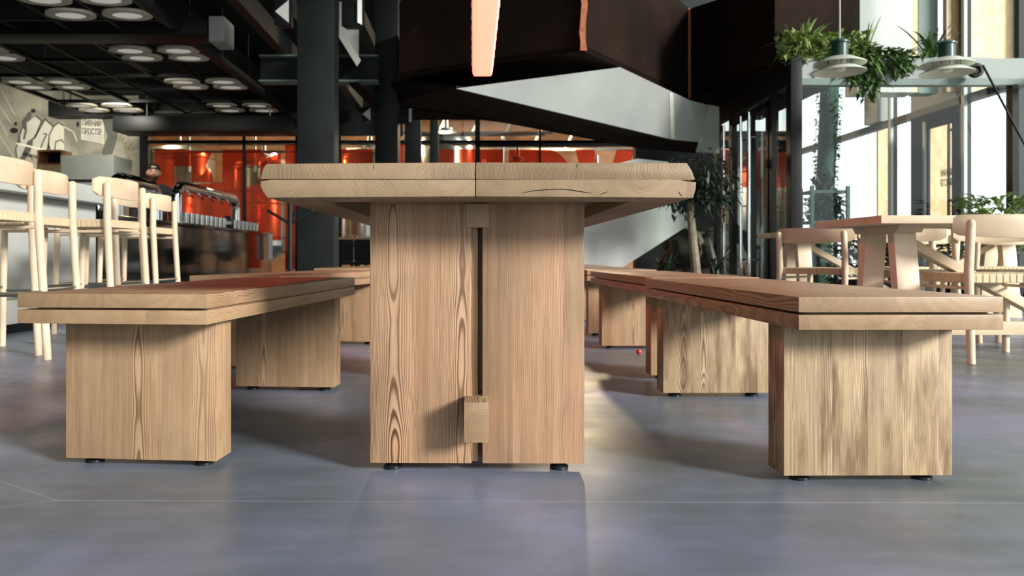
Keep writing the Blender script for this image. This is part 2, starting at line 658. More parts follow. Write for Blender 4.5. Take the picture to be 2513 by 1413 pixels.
M['bark'] = plain('pale_bark', rgb(128, 118, 98), 0.8, var=0.3, scale=20)
M['pot'] = plain('dark_planter', rgb(38, 40, 38), 0.6)
M['rock'] = plain('rough_rock', rgb(78, 76, 66), 0.95, var=0.6, scale=5, bump=0.6)
M['dark_wall'] = plain('charcoal_wall', rgb(30, 32, 31), 0.9, var=0.25)
M['skin'] = plain('skin', rgb(214, 164, 134), 0.5, var=0.06)
M['lips'] = plain('lips', rgb(176, 112, 96), 0.5)
M['beard'] = plain('brown_hair', rgb(66, 44, 30), 0.8, var=0.3, scale=60)
M['cap'] = plain('black_cloth', rgb(22, 22, 24), 0.85, var=0.2)
M['eye'] = plain('eye_white', rgb(196, 186, 176), 0.3, var=0.02)
M['cloth'] = plain('white_linen', rgb(214, 216, 216), 0.85, var=0.06)
M['red'] = plain('red_plastic', rgb(200, 66, 44), 0.4)
M['wax'] = plain('ivory_wax', rgb(236, 226, 200), 0.5, var=0.03)
M['tan'] = plain('tan_leather', rgb(176, 150, 112), 0.6, var=0.2)
M['salmon'] = emit('salmon_tube_glow', (1.0, 0.047, 0.027), 11)
M['lamp_disc'] = emit('pale_lamp_disc', (1.0, 0.98, 0.84), 0.26)
M['lamp_ring'] = plain('grey_lamp_ring', rgb(216, 212, 190), 0.6)
M['opal'] = plain('opal_glass', rgb(226, 224, 208), 0.3, var=0.02)
M['shade'] = plain('cream_enamel', rgb(196, 200, 186), 0.4, var=0.05)

# ------------------------------------------------------------------ room shell
struct(MB().box(-11, -6.5, -0.12, 6.2, 24, 0.0).build('floor', M['floor']))
struct(MB().box(-11, -6.5, 6.4, 6.2, 24, 6.6).build('ceiling', M['hall_ceiling']))
struct(MB().box(-11.0, -6.5, 0, -10.8, 24, 6.4).build('wall_left', M['dark_wall']))
struct(MB().box(-11, 23.8, 0, 6.2, 24, 6.4).build('wall_back', M['dark_wall']))
# mural wall beyond the bar and the pale strip beside it
struct(MB().prism([at(-420, 700, 13.0) * 1, at(346, 700, 13.0), at(346, 150, 13.0), at(-420, 150, 13.0)], (0, 0.2, 0)).build('wall_mural', M['mural']))
# rear wall with tall windows behind the camera
wr = struct_root('window_1', (0, -6.5, 0))
b = MB()
for x in (-11, -7.5, -4, -0.5, 3, 6.0):
    b.box(x, -0.06, 0, x + 0.12, 0.06, 6.4)
b.box(-11, -0.06, 0, 6.1, 0.06, 0.25).box(-11, -0.06, 2.9, 6.1, 0.06, 3.05)
b.build('window_frame', M['dark_steel'], wr)
FX = 6.0
struct(MB().box(-11, -6.62, 0, -4.0, -6.56, 6.4).build('wall_rear', M['hall_ceiling']))
# glazed wall along the street side
wf = struct_root('window_2', (FX, 0, 0))
b = MB()
for d in (-4.4, -2.6, -0.8, 1.0, 2.8, 4.6, 6.4):
    b.box(-0.05, d * K - 0.03, 0, 0.05, d * K + 0.03, 6.4)
b.box(-0.05, -6.5, 0, 0.05, 6.9 * K, 0.2)
b.build('window_frame', M['green_steel'], wf)
b = MB()
b.box(-0.05, 6.9 * K, 2.40, 0.05, 14.2 * K, 2.49)
for d in (13.9, 12.28, 10.48, 8.93, 8.02):
    b.box(-0.05, d * K - 0.035, 0, 0.05, d * K + 0.035, 6.4)
b.box(-0.06, 6.9 * K, 0, 0.06, 14.2 * K, 0.16)
b.build('transom_frame', M['dark_steel'], wf)
# pale mullion caps
b = MB()
for d in (12.1, 10.40, 8.85):
    b.box(-0.09, d * K - 0.03, 0.16, -0.05, d * K + 0.03, 6.4)
b.build('mullion_cap', M['white_paint'], wf)
MB().box(-0.008, 6.9 * K, 0.16, 0.008, 14.2 * K, 6.4).build('window_pane', M['glass'], wf)
# clad post, dark door bay
struct(MB().box(FX + 0.09, 11.02 * K, 0, FX + 0.30, 11.06 * K, 2.44).build('trim_1', M['clad']))
struct(MB().box(FX + 0.09, 9.96 * K, 0, FX + 0.75, 10.0 * K, 2.40).build('wall_outside', M['clad_door']))
struct(MB().box(FX - 0.14, 10.62 * K, 2.49, FX + 0.12, 10.98 * K, 3.1).build('trim_4', M['grey_paint']))
struct(MB().box(FX - 0.045, 9.62 * K, 0, FX - 0.012, 9.97 * K, 2.40).build('trim_2', M['dark_wall']))
struct(MB().box(FX - 0.045, 8.96 * K, 0, FX - 0.012, 9.10 * K, 2.40).build('trim_3', M['dark_wall']))
struct(MB().box(FX - 0.045, 9.10 * K, 2.26, FX - 0.012, 9.62 * K, 2.40).build('trim_5', M['dark_wall']))
struct(MB().box(FX - 0.045, 8.96 * K, 2.49, FX - 0.012, 9.97 * K, 3.0).build('trim_6', M['grey_paint']))
dr = struct_root('door_1', (FX, 0, 0))
MB().box(-0.04, 9.10 * K, 0.02, -0.012, 9.125 * K, 2.26).box(-0.04, 9.595 * K, 0.02, -0.012, 9.62 * K, 2.26).box(-0.04, 9.12 * K, 2.20, -0.012, 9.60 * K, 2.26).box(-0.04, 9.12 * K, 0.02, -0.012, 9.60 * K, 0.12).build('door_leaf', M['dark_wall'], dr)
MB().box(-0.04, 9.19 * K, 0.02, -0.014, 9.215 * K, 2.26).box(-0.04, 9.10 * K, 1.22, -0.014, 9.19 * K, 1.25).box(-0.04, 9.10 * K, 2.10, -0.014, 9.19 * K, 2.13).build('door_bar', M['black_metal'], dr)
MB().box(-0.07, 9.62 * K, 0.02, -0.046, 9.67 * K, 2.30).build('door_edge', M['white_paint'], dr)


def text_mesh(body, size, mat, name, parent=None, extrude=0.002, align='LEFT'):
    cu = bpy.data.curves.new('lettering', 'FONT')
    cu.body = body
    cu.size = size
    cu.extrude = extrude
    cu.align_x = align
    to = bpy.data.objects.new('lettering', cu)
    COL.objects.link(to)
    bpy.context.view_layer.update()
    me = bpy.data.meshes.new_from_object(to.evaluated_get(bpy.context.evaluated_depsgraph_get()))
    bpy.data.objects.remove(to)
    me.materials.clear()
    me.materials.append(mat)
    o = bpy.data.objects.new(name, me)
    COL.objects.link(o)
    if parent:
        o.parent = parent
    return o


# writing on the outer face of the glazed door, seen mirrored from inside
tx = text_mesh('ПИВНИЙ\nПРОСТІР', 0.125, M['ink'], 'door_lettering', dr)
tx.matrix_local = Matrix(((0, 0, 1, -0.018), (0.5, 0, 0, 9.125 * K), (0, 1, 0, 1.55), (0, 0, 0, 1)))

# pale upper wall panels and timber cladding over the glazed porch
struct(MB().box(4.72, 9.0 * K, 2.55, 5.40, 9.3 * K, 6.4).build('wall_upper', M['white_paint']))
struct(MB().box(5.40, 9.0 * K, 2.55, 5.46, 9.3 * K, 6.4).build('trim_7', M['clad']))
struct(MB().box(5.50, 9.05 * K, 2.55, 5.74, 9.25 * K, 6.4).build('trim_8', M['green_steel']))
struct(MB().box(5.80, 8.98 * K, 2.55, 6.62, 9.05 * K, 6.4).build('trim_9', M['clad']))
struct(MB().box(6.62, 8.9 * K, 2.55, 6.66, 9.05 * K, 6.4).build('trim_10', M['black_metal']))
struct(MB().box(6.68, 8.98 * K, 2.55, 6.92, 9.05 * K, 6.4).build('trim_11', M['green_steel']))
# street outside: pale ground
struct(MB().box(6.2, -20, -0.3, 40, 40, -0.05).build('ground_outside', M['white_conc']))

# ------------------------------------------------------------------ glass wall to the brewery
PD = 13.0
gw = struct_root('window_3', (0, PD * K, 0))


def pxz(py, d=PD):
    return HC + (CY - py) / 1800.0 * d


def pxx(px, d=PD):
    return (px - CX) / 1800.0 * d


b = MB()
for p0, p1 in ((345, 366), (597, 604), (726, 733), (832, 838), (1166, 1178), (1322, 1327), (1591, 1598)):
    b.box(pxx(p0), -0.05, 0, pxx(p1), 0.05, 4.2)
b.box(pxx(366), -0.05, pxz(352), pxx(1600), 0.05, pxz(345))
b.box(pxx(1168), -0.05, pxz(360), pxx(1600), 0.05, pxz(345))
b.box(pxx(340), -0.06, 4.2, pxx(1610), 0.06, 4.4)
b.box(pxx(366), -0.05, 0, pxx(1600), 0.05, 0.12)
b.build('window_frame', M['black_metal'], gw)
MB().box(pxx(366), -0.006, 0.12, pxx(1595), 0.006, 4.2).build('window_pane', M['glass'], gw)


def film_poly(mb, pts, holes=None):
    mb.prism([Vector((pxx(a), -0.012, pxz(c))) for a, c in pts], (0, 0.004, 0))


b = MB()
# big letters; their lower halves end at bar height
for pts in ([(380, 367), (428, 367), (428, 590), (380, 590)],
            [(428, 367), (522, 371), (505, 408), (428, 408)],
            [(471, 408), (505, 408), (522, 430), (524, 448), (471, 448)],
            [(428, 455), (545, 448), (545, 590), (428, 590)],
            [(546, 367), (597, 367), (597, 590), (546, 590)],
            [(604, 367), (640, 367), (655, 385), (655, 407), (604, 407)],
            [(640, 407), (660, 385), (690, 375), (690, 590), (640, 590)],
            [(604, 460), (640, 452), (640, 590), (604, 590)],
            [(700, 355), (726, 355), (726, 660), (700, 660)],
            [(838, 366), (915, 366), (915, 420), (838, 420)],
            [(978, 350), (992, 350), (992, 640), (978, 640)],
            [(1076, 366), (1115, 366), (1115, 470), (1076, 470)],
            [(1124, 366), (1166, 366), (1166, 470), (1124, 470)],
            [(1178, 366), (1235, 366), (1235, 470), (1178, 470)],
            [(1249, 367), (1352, 367), (1368, 374), (1382, 386), (1394, 400), (1394, 460), (1249, 460)],
            [(1412, 367), (1458, 367), (1480, 460), (1434, 460)],
            [(1513, 367), (1557, 367), (1530, 460), (1486, 460)]):
    film_poly(b, pts)
b.build('window_film', M['film'], gw)

# brewery room beyond the glass
struct(MB().box(pxx(-200), 20.0 * K, 0, pxx(1900), 20.2 * K, 4.6).build('wall_brewery', M['copper_wall']))
struct(MB().box(pxx(-200), PD * K + 0.1, 4.4, pxx(1900), 20.0 * K, 4.6).build('ceiling_brewery', M['dark_wall']))
tank_spots = [(-7.7, 15.2, .62, 2.9), (-6.0, 15.0, .70, 2.75), (-4.35, 15.3, .66, 2.55), (-2.1, 15.0, .62, 2.7), (-0.55, 15.0, .60, 3.05),
              (0.25, 16.0, .55, 2.35), (0.9, 14.6, .50, 2.40), (2.6, 15.4, .60, 2.35)]
tank_label = ['steel fermenting tank behind the glass wall, beside the mural wall', 'wide steel tank with red lettering in front, beyond the barman',
              'steel tank with railing behind the glass, beyond the tap towers', 'steel tank seen between the two dark columns',
              'tall round-shouldered steel tank rising above the crossbar of the glass wall', 'low steel tank behind the tall one in the brewery',
              'round-topped steel tank just behind the mullion above the table joint', 'steel tank behind the slanted red letters']
b = MB()


def tank(x, d, r, h, label):
    t = thing('brewing_tank', label, 'tank', (x, d * K, 0), 0, 'brewing tanks behind the glass')
    MB().lathe([(r * .3, .45), (r, .75), (r, h - .22), (r * .93, h - .1), (r * .7, h - .02), (r * .3, h + .03), (0.01, h + .04)], 40).build('tank_body', M['tank'], t)
    for zz in (h - .24, h * .62, .9):
        MB().lathe([(r + .002, zz), (r + .014, zz + .006), (r + .014, zz + .03), (r + .002, zz + .036)], 40).build('tank_band', M['steel'], t)
    MB().lathe([(.13, h), (.15, h + .03), (.15, h + .10), (.05, h + .12), (.05, h + .3), (.01, h + .31)], 20).build('tank_hatch', M['steel'], t)
    for k in range(3):
        a = 0.5 + k * 2.094
        MB().tube([(r * .75 * math.cos(a), r * .75 * math.sin(a), 0), (r * .75 * math.cos(a), r * .75 * math.sin(a), .75)], .04).build('leg', M['steel'], t)
    return t


for (x, d, r, h), lb in zip(tank_spots, tank_label):
    tank(x, d, r, h, lb)
# pipework rails and roof trusses
pr = thing('brewery_pipework', 'steel pipes running level behind the glass wall, over the tanks', 'pipes', (0, 14.2 * K, 0))
for zz, dy, x0, x1 in ((2.56, 0, -6.2, -2.2), (2.75, .3, -6, 2), (3.0, .5, -1.6, 1.6), (1.78, -.2, -4.9, -3.9), (2.9, .1, -1.0, 1.4)):
    MB().tube([(x0, dy, zz), (x1, dy, zz)], .028, 10).build('pipe', M['steel'], pr)
for x in (-5.6, -4.3, -3.3, -1.2, .6):
    MB().tube([(x, .3, 2.2), (x, .3, 2.9)], .03, 10).build('pipe', M['steel'], pr)
tr = thing('roof_truss', 'steel roof truss with slanted struts seen through the upper glass', 'truss', (0, 17.5 * K, 0))
MB().box(-3, -.04, 3.9, 4, .04, 3.98).box(-3, -.04, 3.05, 4, .04, 3.11).build('truss_chord', M['steel'], tr)
for k in range(8):
    MB().bar((-2.6 + k * .8, 0, 3.08), (-2.2 + k * .8, 0, 3.94), .05, .05, (0, 1, 0)).build('truss_strut', M['steel'], tr)

# ------------------------------------------------------------------ dark upper floor over the bar: slab, suspended grid, ducts
struct(MB().box(-10.8, 5.6 * K, 3.75, -1.5, 13.0 * K, 3.95).build('ceiling_bar', M['ceiling']))
struct(MB().box(pxx(345, 12.9), 12.82 * K, pxz(334, 12.9), pxx(990, 12.9), 12.9 * K, 3.75).build('wall_header', M['ceiling']))
gz = 3.0
struct(MB().box(-6.75, 5.7 * K, 3.34, -3.2, 12.8 * K, 3.38).build('ceiling_panel', M['ceiling']))
gd = thing('suspended_ceiling_grid', 'black steel grid hung under the dark ceiling above the bar', 'ceiling grid', (0, 0, gz))
for x, w, h in ((-3.24, .10, .10), (-4.39, .04, .06), (-5.54, .04, .06), (-6.69, .05, .06)):
    MB().box(x - w / 2, 5.7 * K, 0, x + w / 2, 12.72 * K, h, .004).build('long_bar', M['dark_steel'], gd)
for d in (5.9, 6.7, 7.68, 8.5, 9.3, 10.1, 10.93, 11.77, 12.7):
    MB().box(-6.69, d * K - .015, 0.004, -3.24, d * K + .015, .05).build('cross_bar', M['dark_steel'], gd)
for x in (-3.82, -4.96, -6.1):
    MB().box(x - .012, 5.9 * K, 0.002, x + .012, 12.7 * K, .03).build('middle_bar', M['dark_steel'], gd)
for x in (-3.24, -5.54):
    for d in (6.2, 7.3, 8.4, 9.5, 10.6, 11.7):
        MB().tube([(x, d * K, .08), (x, d * K, .75)], .006, 6).build('hanger', M['steel'], gd)
proto = None
rows = [(7.05, 7.50), (8.80, 9.12), (10.38, 10.70), (12.02, 12.42)]
cols = [(-4.11, -3.53), (-5.26, -4.68), (-6.41, -5.83)]
rown = ['first group over the stools', 'second group', 'third group', 'last group by the brewery']
coln = ['aisle bay', 'middle bay', 'mural bay']
for ci, cx2 in enumerate(cols):
    for ri, rw in enumerate(rows):
        if ci == 1 and ri == 0:
            continue
        if (ci == 1 and ri in (1, 2, 3)):
            continue
        for i2, x in enumerate(cx2):
            for j2, d in enumerate(rw):
                lb = 'ceiling disc, %s, %s, %s, %s' % (coln[ci], rown[ri], ('front pair', 'rear pair')[j2], ('mural-side one', 'aisle-side one')[i2])
                if proto is None:
                    proto = thing('ceiling_disc_lamp', lb, 'lamp', (x, d * K, gz - .004), 0, 'round ceiling lamps in the grid')
                    proto.scale = (1, .70, 1)
                    MB().lathe([(.25, 0), (.25, .03), (.14, .035), (.14, .004)], 40, caps=False).lathe([(.25, 0), (.15, 0)], 40, caps=False).build('lamp_ring', M['lamp_ring'], proto)
                    MB().lathe([(.01, .002), (.152, .002), (.152, .02), (.01, .02)], 40).build('diffuser', M['lamp_disc'], proto)
                else:
                    dup(proto, (x, d * K, gz - .004), 0, lb)
# ducts
du = thing('ventilation_duct', 'flat black ventilation duct with pale end plate under the dark ceiling', 'duct', (0, 8.2 * K, 0))
MB().box(pxx(-60, 8.2), -.2, pxz(96, 8.2), pxx(522, 8.2), .2, pxz(54, 8.2), .01).build('duct_body', M['black_metal'], du)
MB().box(pxx(524, 8.2), -.17, pxz(112, 8.2), pxx(562, 8.2), .2, pxz(50, 8.2), .015).build('end_plate', M['grey_paint'], du)
for p0, p1, ya, yb, dd0, dd1, lb in ((296, 727, 328, 292, 11.75, 12.3, 'long black box duct above the brewery glass wall'), (125, 330, 288, 250, 12.72, 12.9, 'short black duct hanging in front of the mural wall')):
    dm = (dd0 + dd1) / 2
    t = thing('air_duct', lb, 'duct', (pxx((p0 + p1) / 2, dm), dm * K, pxz(ya, dm)))
    hw, hh = (p1 - p0) / 3600.0 * dm, (ya - yb) / 1800.0 * dm
    MB().box(-hw, (dd0 - dm) * K, 0, hw, (dd1 - dm) * K, hh, .01).build('duct_body', M['black_metal'], t)
    for sx in (-.7, .7):
        MB().tube([(sx * hw, 0, hh), (sx * hw, 0, 3.76 - pxz(ya, dm))], .012, 8).build('hanger', M['steel'], t)
# ceiling beams running away from the camera
for (xx, z0, z1, dd0, dd1, nm) in ((-2.55, 3.25, 3.5, 6.2, 12.6, 'long black ceiling beam just outside the suspended grid'), (-1.9, 3.0, 3.2, 7.3, 12.6, 'black ceiling beam running into the big column')):
    tag(MB().box(xx - .06, dd0 * K, z0, xx + .06, dd1 * K, z1).build('ceiling_beam', M['dark_steel']), nm, 'beam')

# ------------------------------------------------------------------ steel columns and beams
def column(p0, p1, d, dep, top=6.4, n=None, m='dark_steel'):
    return struct(MB().box(pxx(p0, d), d * K, 0, pxx(p1, d), d * K + dep, top, .008).build('column', M[m]), n)


column(729, 820, 7.0, .27, n='large dark steel column beside the coat stand')
column(920, 976, 9.0, .34, n='slimmer dark steel column behind the tabletop')
column(993, 1033, 11.6, .2, n='black post in front of the brewery glass wall')
column(1055, 1076, 12.0, .2, n='thin black post beside the tall tank')
bm_ = thing('cross_beam', 'dark steel cross beam joining the two big columns', 'beam', (0, 8.6 * K, 0))
MB().box(pxx(640, 8.6), -.01, pxz(200, 8.6), pxx(930, 8.6), .01, pxz(143, 8.6)).build('web', M['dark_steel'], bm_)
MB().box(pxx(640, 8.6), -.10, pxz(204, 8.6), pxx(930, 8.6), .10, pxz(200, 8.6)).box(pxx(640, 8.6), -.10, pxz(143, 8.6), pxx(930, 8.6), .10, pxz(139, 8.6)).build('flange', M['green_steel'], bm_)
bo_ = Vector((0, 8.6 * K, 0))
MB().hexa([at(832, 62, 7.9), at(832, 92, 7.9), at(876, 163, 7.9), at(886, 148, 7.9)], [at(832, 62, 8.5), at(832, 92, 8.5), at(876, 163, 8.5), at(886, 148, 8.5)]).build('diagonal_brace', M['grey_paint'], bm_).location = -bo_
MB().bar(at(866, 203, 8.6), at(925, 262, 8.9), .09, .09, (0, 1, 0)).build('diagonal_brace', M['corten'], bm_).location = -bo_
MB().prism([at(832, 4, 8.45), at(880, 4, 8.45), at(880, 140, 8.45), at(832, 66, 8.45)], (0, .03, 0)).build('corrugated_panel', M['grey_paint'], bm_).location = -bo_


def speaker(px0, px1, py0, py1, d, label, sgn):
    x0, x1, z0, z1 = pxx(px0, d), pxx(px1, d), pxz(py1, d), pxz(py0, d)
    xc, w, h = (x0 + x1) / 2, (x1 - x0), z1 - z0
    t = thing('wall_speaker', label, 'speaker', (xc, d * K, z0), 0, 'wall speakers on the columns')
    MB().hexa([(-w / 2, 0, 0), (w / 2, 0, 0), (w / 2, 0, h), (-w / 2, 0, h)], [(-w / 2 * .8, .2, .02), (w / 2 * .8, .2, .02), (w / 2 * .8, .2, h - .02), (-w / 2 * .8, .2, h - .02)], .006).build('speaker_cabinet', M['black_metal'], t)
    a, c = (-w * .42, w * .42) if sgn > 0 else (w * .42, -w * .42)
    q = MB()
    if sgn > 0:
        q.prism([(a, -.004, h * .5), (c, -.004, h * .06), (c, -.004, h * .94)], (0, .012, 0))
    else:
        q.prism([(a - w * .02, -.008, h * .04), (a - w * .2, -.03, h * .1), (a - w * .2, -.03, h * .9), (a - w * .02, -.008, h * .96)], (0, .02, 0))
    q.build('speaker_grille', M['white_paint'], t)
    MB().tube([(-sgn * w * .3, .15, h * .5), (-sgn * w * .3 + sgn * .02, .3, h * .55)], .015, 8).build('bracket', M['dark_steel'], t)


speaker(672, 712, -4, 60, 6.9, 'black speaker with white triangular face, on the bar side of the large column', 1)
speaker(838, 894, -4, 64, 7.2, 'black speaker with pale edge, on the window side of the large column', -1)
speaker(888, 911, 262, 298, 9.0, 'small speaker with white triangle beside the slimmer column, bar side', 1)
speaker(978, 1014, 264, 303, 9.0, 'small black speaker with pale edge under the brown mezzanine', -1)

# ------------------------------------------------------------------ brown faceted mezzanine and white stair ribbon
mz = thing('mezzanine_parapet', 'dark brown faceted weathering steel mezzanine with rusty weld seams', 'mezzanine')
line = [(-.86, 9.6), (-.805, 8.05), (1.058, 7.0), (2.70, 9.14), (3.14, 7.62), (4.16, 7.88)]
tops = [3.25, 3.32, 3.75, 3.62, 3.4, 3.4]
tops2 = [3.25, 3.32, 3.75, 3.62, 4.6, 4.6]
zb = 2.5
for i in range(len(line) - 1):
    (x0, d0), (x1, d1) = line[i], line[i + 1]
    a = Vector((x1 - x0, (d1 - d0) * K, 0)).normalized()
    nrm = Vector((-a.y, a.x, 0)) * .06
    lo = [Vector((x0, d0 * K, zb)), Vector((x1, d1 * K, zb)), Vector((x1, d1 * K, tops[i + 1])), Vector((x0, d0 * K, tops[i]))]
    MB().hexa(lo, [p + nrm for p in lo]).build('parapet_panel', M['corten'], mz, smooth=0)
sof = [Vector((x, d * K, zb)) for x, d in line] + [Vector((4.16, 10.6 * K, zb)), Vector((-.86, 10.6 * K, zb))]
MB().prism([p + Vector((0, 0, .004)) for p in sof], (0, 0, .05)).build('soffit', M['corten'], mz, smooth=0)


def seam(x, d, z0, z1, w):
    b = MB()
    n = 14
    prev = None
    c = Vector((x, d * K - .006, 0))
    pts_l, pts_r = [], []
    for k in range(n + 1):
        z = z0 + (z1 - z0) * k / n
        pts_l.append(c + Vector((-w / 2 + random.uniform(-.012, .012), random.uniform(-.004, 0), z)))
        pts_r.append(c + Vector((w / 2 + random.uniform(-.012, .012), random.uniform(-.004, 0), z)))
    for k in range(n):
        b.hexa([pts_l[k], pts_r[k], pts_r[k + 1], pts_l[k + 1]], [p + Vector((0, .012, 0)) for p in (pts_l[k], pts_r[k], pts_r[k + 1], pts_l[k + 1])])
    b.build('weld_seam', M['rust'], mz, smooth=0)


seam(1.058, 7.0, zb, 3.75, .06)
seam(2.70, 9.12, zb, 3.62, .06)
M['ribbon'] = plain('pale_brushed_sheet', rgb(142, 146, 141), 0.6, var=0.13, scale=1.4)
rb = thing('stair_ribbon', 'pale lit triangular steel ribbon with dark underside below the brown mezzanine', 'stair ribbon')
A = at(1120, 217, 6.9)
B_ = at(1522, 165, 7.61)


def on_sheet(px, py, P, Q, R):
    """the point of the plane PQR seen at this photo pixel"""
    n_ = (Q - P).cross(R - P)
    o_ = Vector((0, 0, HC))
    d_ = at(px, py, 1.0) - o_
    return o_ + d_ * ((P - o_).dot(n_) / d_.dot(n_))


C_ = Vector((0, 0, 0))
E_ = at(1650, 342, 8.25)
C_ = on_sheet(1693, 246, A, B_, E_)
G_ = on_sheet(1715, 348, A, B_, E_)
D_ = Vector((0, 0, HC)) + (on_sheet(1740, 258, A, B_, E_) - Vector((0, 0, HC))) * 1.03
b = MB()
b.prism([A, E_, B_], (0, .03, .0)).prism([B_, E_, C_], (0, .03, 0)).prism([E_, G_, C_], (0, .03, 0)).prism([G_, D_, C_], (0, .03, 0))
b.build('white_panel', M['ribbon'], rb, smooth=0)
MB().prism([on_sheet(*p, A, B_, E_) + Vector((0, -.006, 0)) for p in ((1643, 226), (1652, 230), (1656, 340), (1646, 339))], (0, .01, 0)).build('weld_seam', M['chalk'], rb, smooth=0)
H_, I_, J_, K_ = at(960, 262, 9.6), at(1240, 302, 9.4), at(1560, 363, 9.2), at(1706, 376, 9.1)
H0 = at(960, 205, 8.9)
b = MB()
b.prism([A, H0, H_, I_], (0, .0, .03)).prism([A, I_, J_, E_], (0, 0, .03)).prism([E_, J_, K_, G_], (0, 0, .03))
b.build('underside', M['corten'], rb, smooth=0)
b = MB()
b.prism([at(1741, 257, 9.05), at(1765, 262, 9.05), at(1765, 376, 9.3), at(1706, 372, 9.3)], (0, .05, 0)).build('end_plate', M['white_conc'], rb, smooth=0)
# broad white slanted stair flank behind the benches
st = thing('stair_flank', 'broad white slanted stair flank with sharp tip behind the benches', 'stair', (0, 0, 0))
b = MB()
b.prism([at(1250, 690, 8.3), at(1250, 470, 8.3), at(1520, 400, 8.4), at(1565, 389, 8.42), at(1640, 397, 8.45), at(1668, 500, 8.48), at(1697, 548, 8.5), at(1530, 655, 8.4)], (0, .40, .0))
b.build('stair_side', M['white_paint'], st, smooth=0)
MB().box(.5, 8.85 * K, 0, 1.35, 9.1 * K, .5).build('stair_base', M['dark_wall'], st)
# dark wall, planting bed, rock and tree beside the porch
struct(MB().box(pxx(1560, 11.5), 11.5 * K, 0, 5.0, 11.7 * K, 2.5).build('wall_stair', M['dark_wall']))
rk = MB()
rnd = random.Random(3)
for k in range(16):
    rk.sphere((2.75 + rnd.uniform(-.15, .9), 10.2 * K + rnd.uniform(-.2, .5), rnd.uniform(.1, .75)), rnd.uniform(.18, .34), (1, .8, 1), 12, 8,
              lambda p: p * (1 + .14 * math.sin(7 * p.x + 3 * p.y) * math.cos(5 * p.z)))
tag(rk.build('rockwork', M['rock']), 'rough grey rockwork behind the small tree beside the porch door', 'rock')
pb = thing('planter_trough', 'low dark planter trough holding the tree beside the porch door', 'planter', (2.36, 7.72 * K, 0))
MB().box(-.62, -.25, 0, .42, .3, .33, .01).build('trough', M['pot'], pb)
MB().box(-.58, -.21, .33, .38, .26, .345).build('soil', M['bark'], pb)
fg = thing('indoor_tree', 'small bushy tree with pale thin trunk standing beside the porch door', 'tree', (2.325, 7.72 * K, .345))
MB().tube([(.03, 0, 0), (.0, 0, .3), (-.03, 0, .62), (-.03, .02, .95)], [.05, .045, .04, .02], 10).build('trunk', M['bark'], fg)
b = MB()
for k in range(900):
    a = rnd.uniform(0, 6.28)
    rr = rnd.random() ** .6
    zz = rnd.uniform(-1, 1)
    c = Vector((.06 + rr * .42 * math.cos(a) * math.sqrt(max(0, 1 - zz * zz * .7)), rr * .3 * math.sin(a), .93 + zz * .36 * rr))
    b.leaf(c, (rnd.uniform(-1, 1), rnd.uniform(-1, .4), rnd.uniform(-1.2, .6)), rnd.uniform(.07, .13), .035)
b.build('foliage', M['leaf_dark'], fg)


def spiky(name, label, loc, n, length, width, mat, cat='plant', spread=.5, seed=1, arch=.35, up=1.0, pot=None, group=None):
    r = random.Random(seed)
    t = thing(name, label, cat, loc, 0, group)
    b = MB()
    for k in range(n):
        a = r.uniform(0, 6.28)
        s = r.uniform(.1, spread)
        b.blade((r.uniform(-.04, .04), r.uniform(-.04, .04), 0), (s * math.cos(a), s * math.sin(a), up), length * r.uniform(.6, 1.1), width, arch * r.uniform(.4, 1.6))
    b.build('foliage', M[mat], t)
    if pot:
        MB().lathe([(pot[0] * .75, -pot[1]), (pot[0], 0), (pot[0] * .9, 0), (pot[0] * .85, -.03)], 24).build('pot', M['pot'], t)
    return t


spiky('sword_plant', 'upright sword-leaved plant at the foot of the small tree', (2.56, 7.72 * K, .345), 14, .45, .06, 'leaf_dark', spread=.55, seed=5)
spiky('sword_plant', 'dark low bushy plant at the stair end of the planter', (2.02, 7.72 * K, .345), 26, .35, .05, 'leaf_dark', spread=1.0, seed=6)

# ------------------------------------------------------------------ glazed entrance porch
VX, VD, VE = 3.22, 7.4, 9.75
po = struct_root('door_2', (0, 0, 0))
MB().box(VX - .03, VD * K - .05, 0, VX + .085, VD * K + .07, 2.54, .004).build('corner_post', M['black_metal'], po)
MB().box(VX, VD * K, 2.33, FX, VD * K + .12, 2.535).build('fascia', M['grey_fascia'], po)
MB().box(VX, VD * K - .01, 2.265, FX, VD * K + .1, 2.33).build('fascia_trim', M['green_steel'], po)
MB().box(VX - .02, VD * K, 2.27, VX + .06, VE * K, 2.49).build('side_beam', M['black_metal'], po)
b = MB()
for d0, d1 in ((7.84, 7.91), (9.10, 9.16), (9.62, 9.75)):
    b.box(VX - .02, d0 * K, 0, VX + .05, d1 * K, 2.27)
b.box(VX - .02, VD * K, 0, VX + .05, VE * K, .05)
b.build('side_post', M['black_metal'], po)
lf = MB()
lf.box(VX - .03, 7.93 * K, .02, VX + .03, 7.99 * K, 2.22).box(VX - .03, 9.02 * K, .02, VX + .03, 9.09 * K, 2.22)
lf.box(VX - .03, 8.43 * K, .02, VX + .03, 8.53 * K, 2.22)
lf.box(VX - .03, 7.93 * K, 2.15, VX + .03, 9.09 * K, 2.22).box(VX - .03, 7.93 * K, .02, VX + .03, 9.09 * K, .12)
lf.build('door_leaf', M['black_metal'], po)
for d in (8.36, 8.62, 9.2):
    MB().tube([(VX - .07, d * K, .25), (VX - .07, d * K, 2.18)], .016, 10).tube([(VX - .07, d * K, .5), (VX, d * K, .5)], .01, 8).tube([(VX - .07, d * K, 1.9), (VX, d * K, 1.9)], .01, 8).build('door_handle', M['chrome'], po)
MB().box(VX + .004, VD * K + .07, .05, VX + .012, VE * K, 2.27).build('side_pane', M['door_glass'], po)
MB().box(VX + .085, VD * K + .03, .05, FX, VD * K + .04, 2.27).build('front_pane', M['glass'], po)
b = MB()
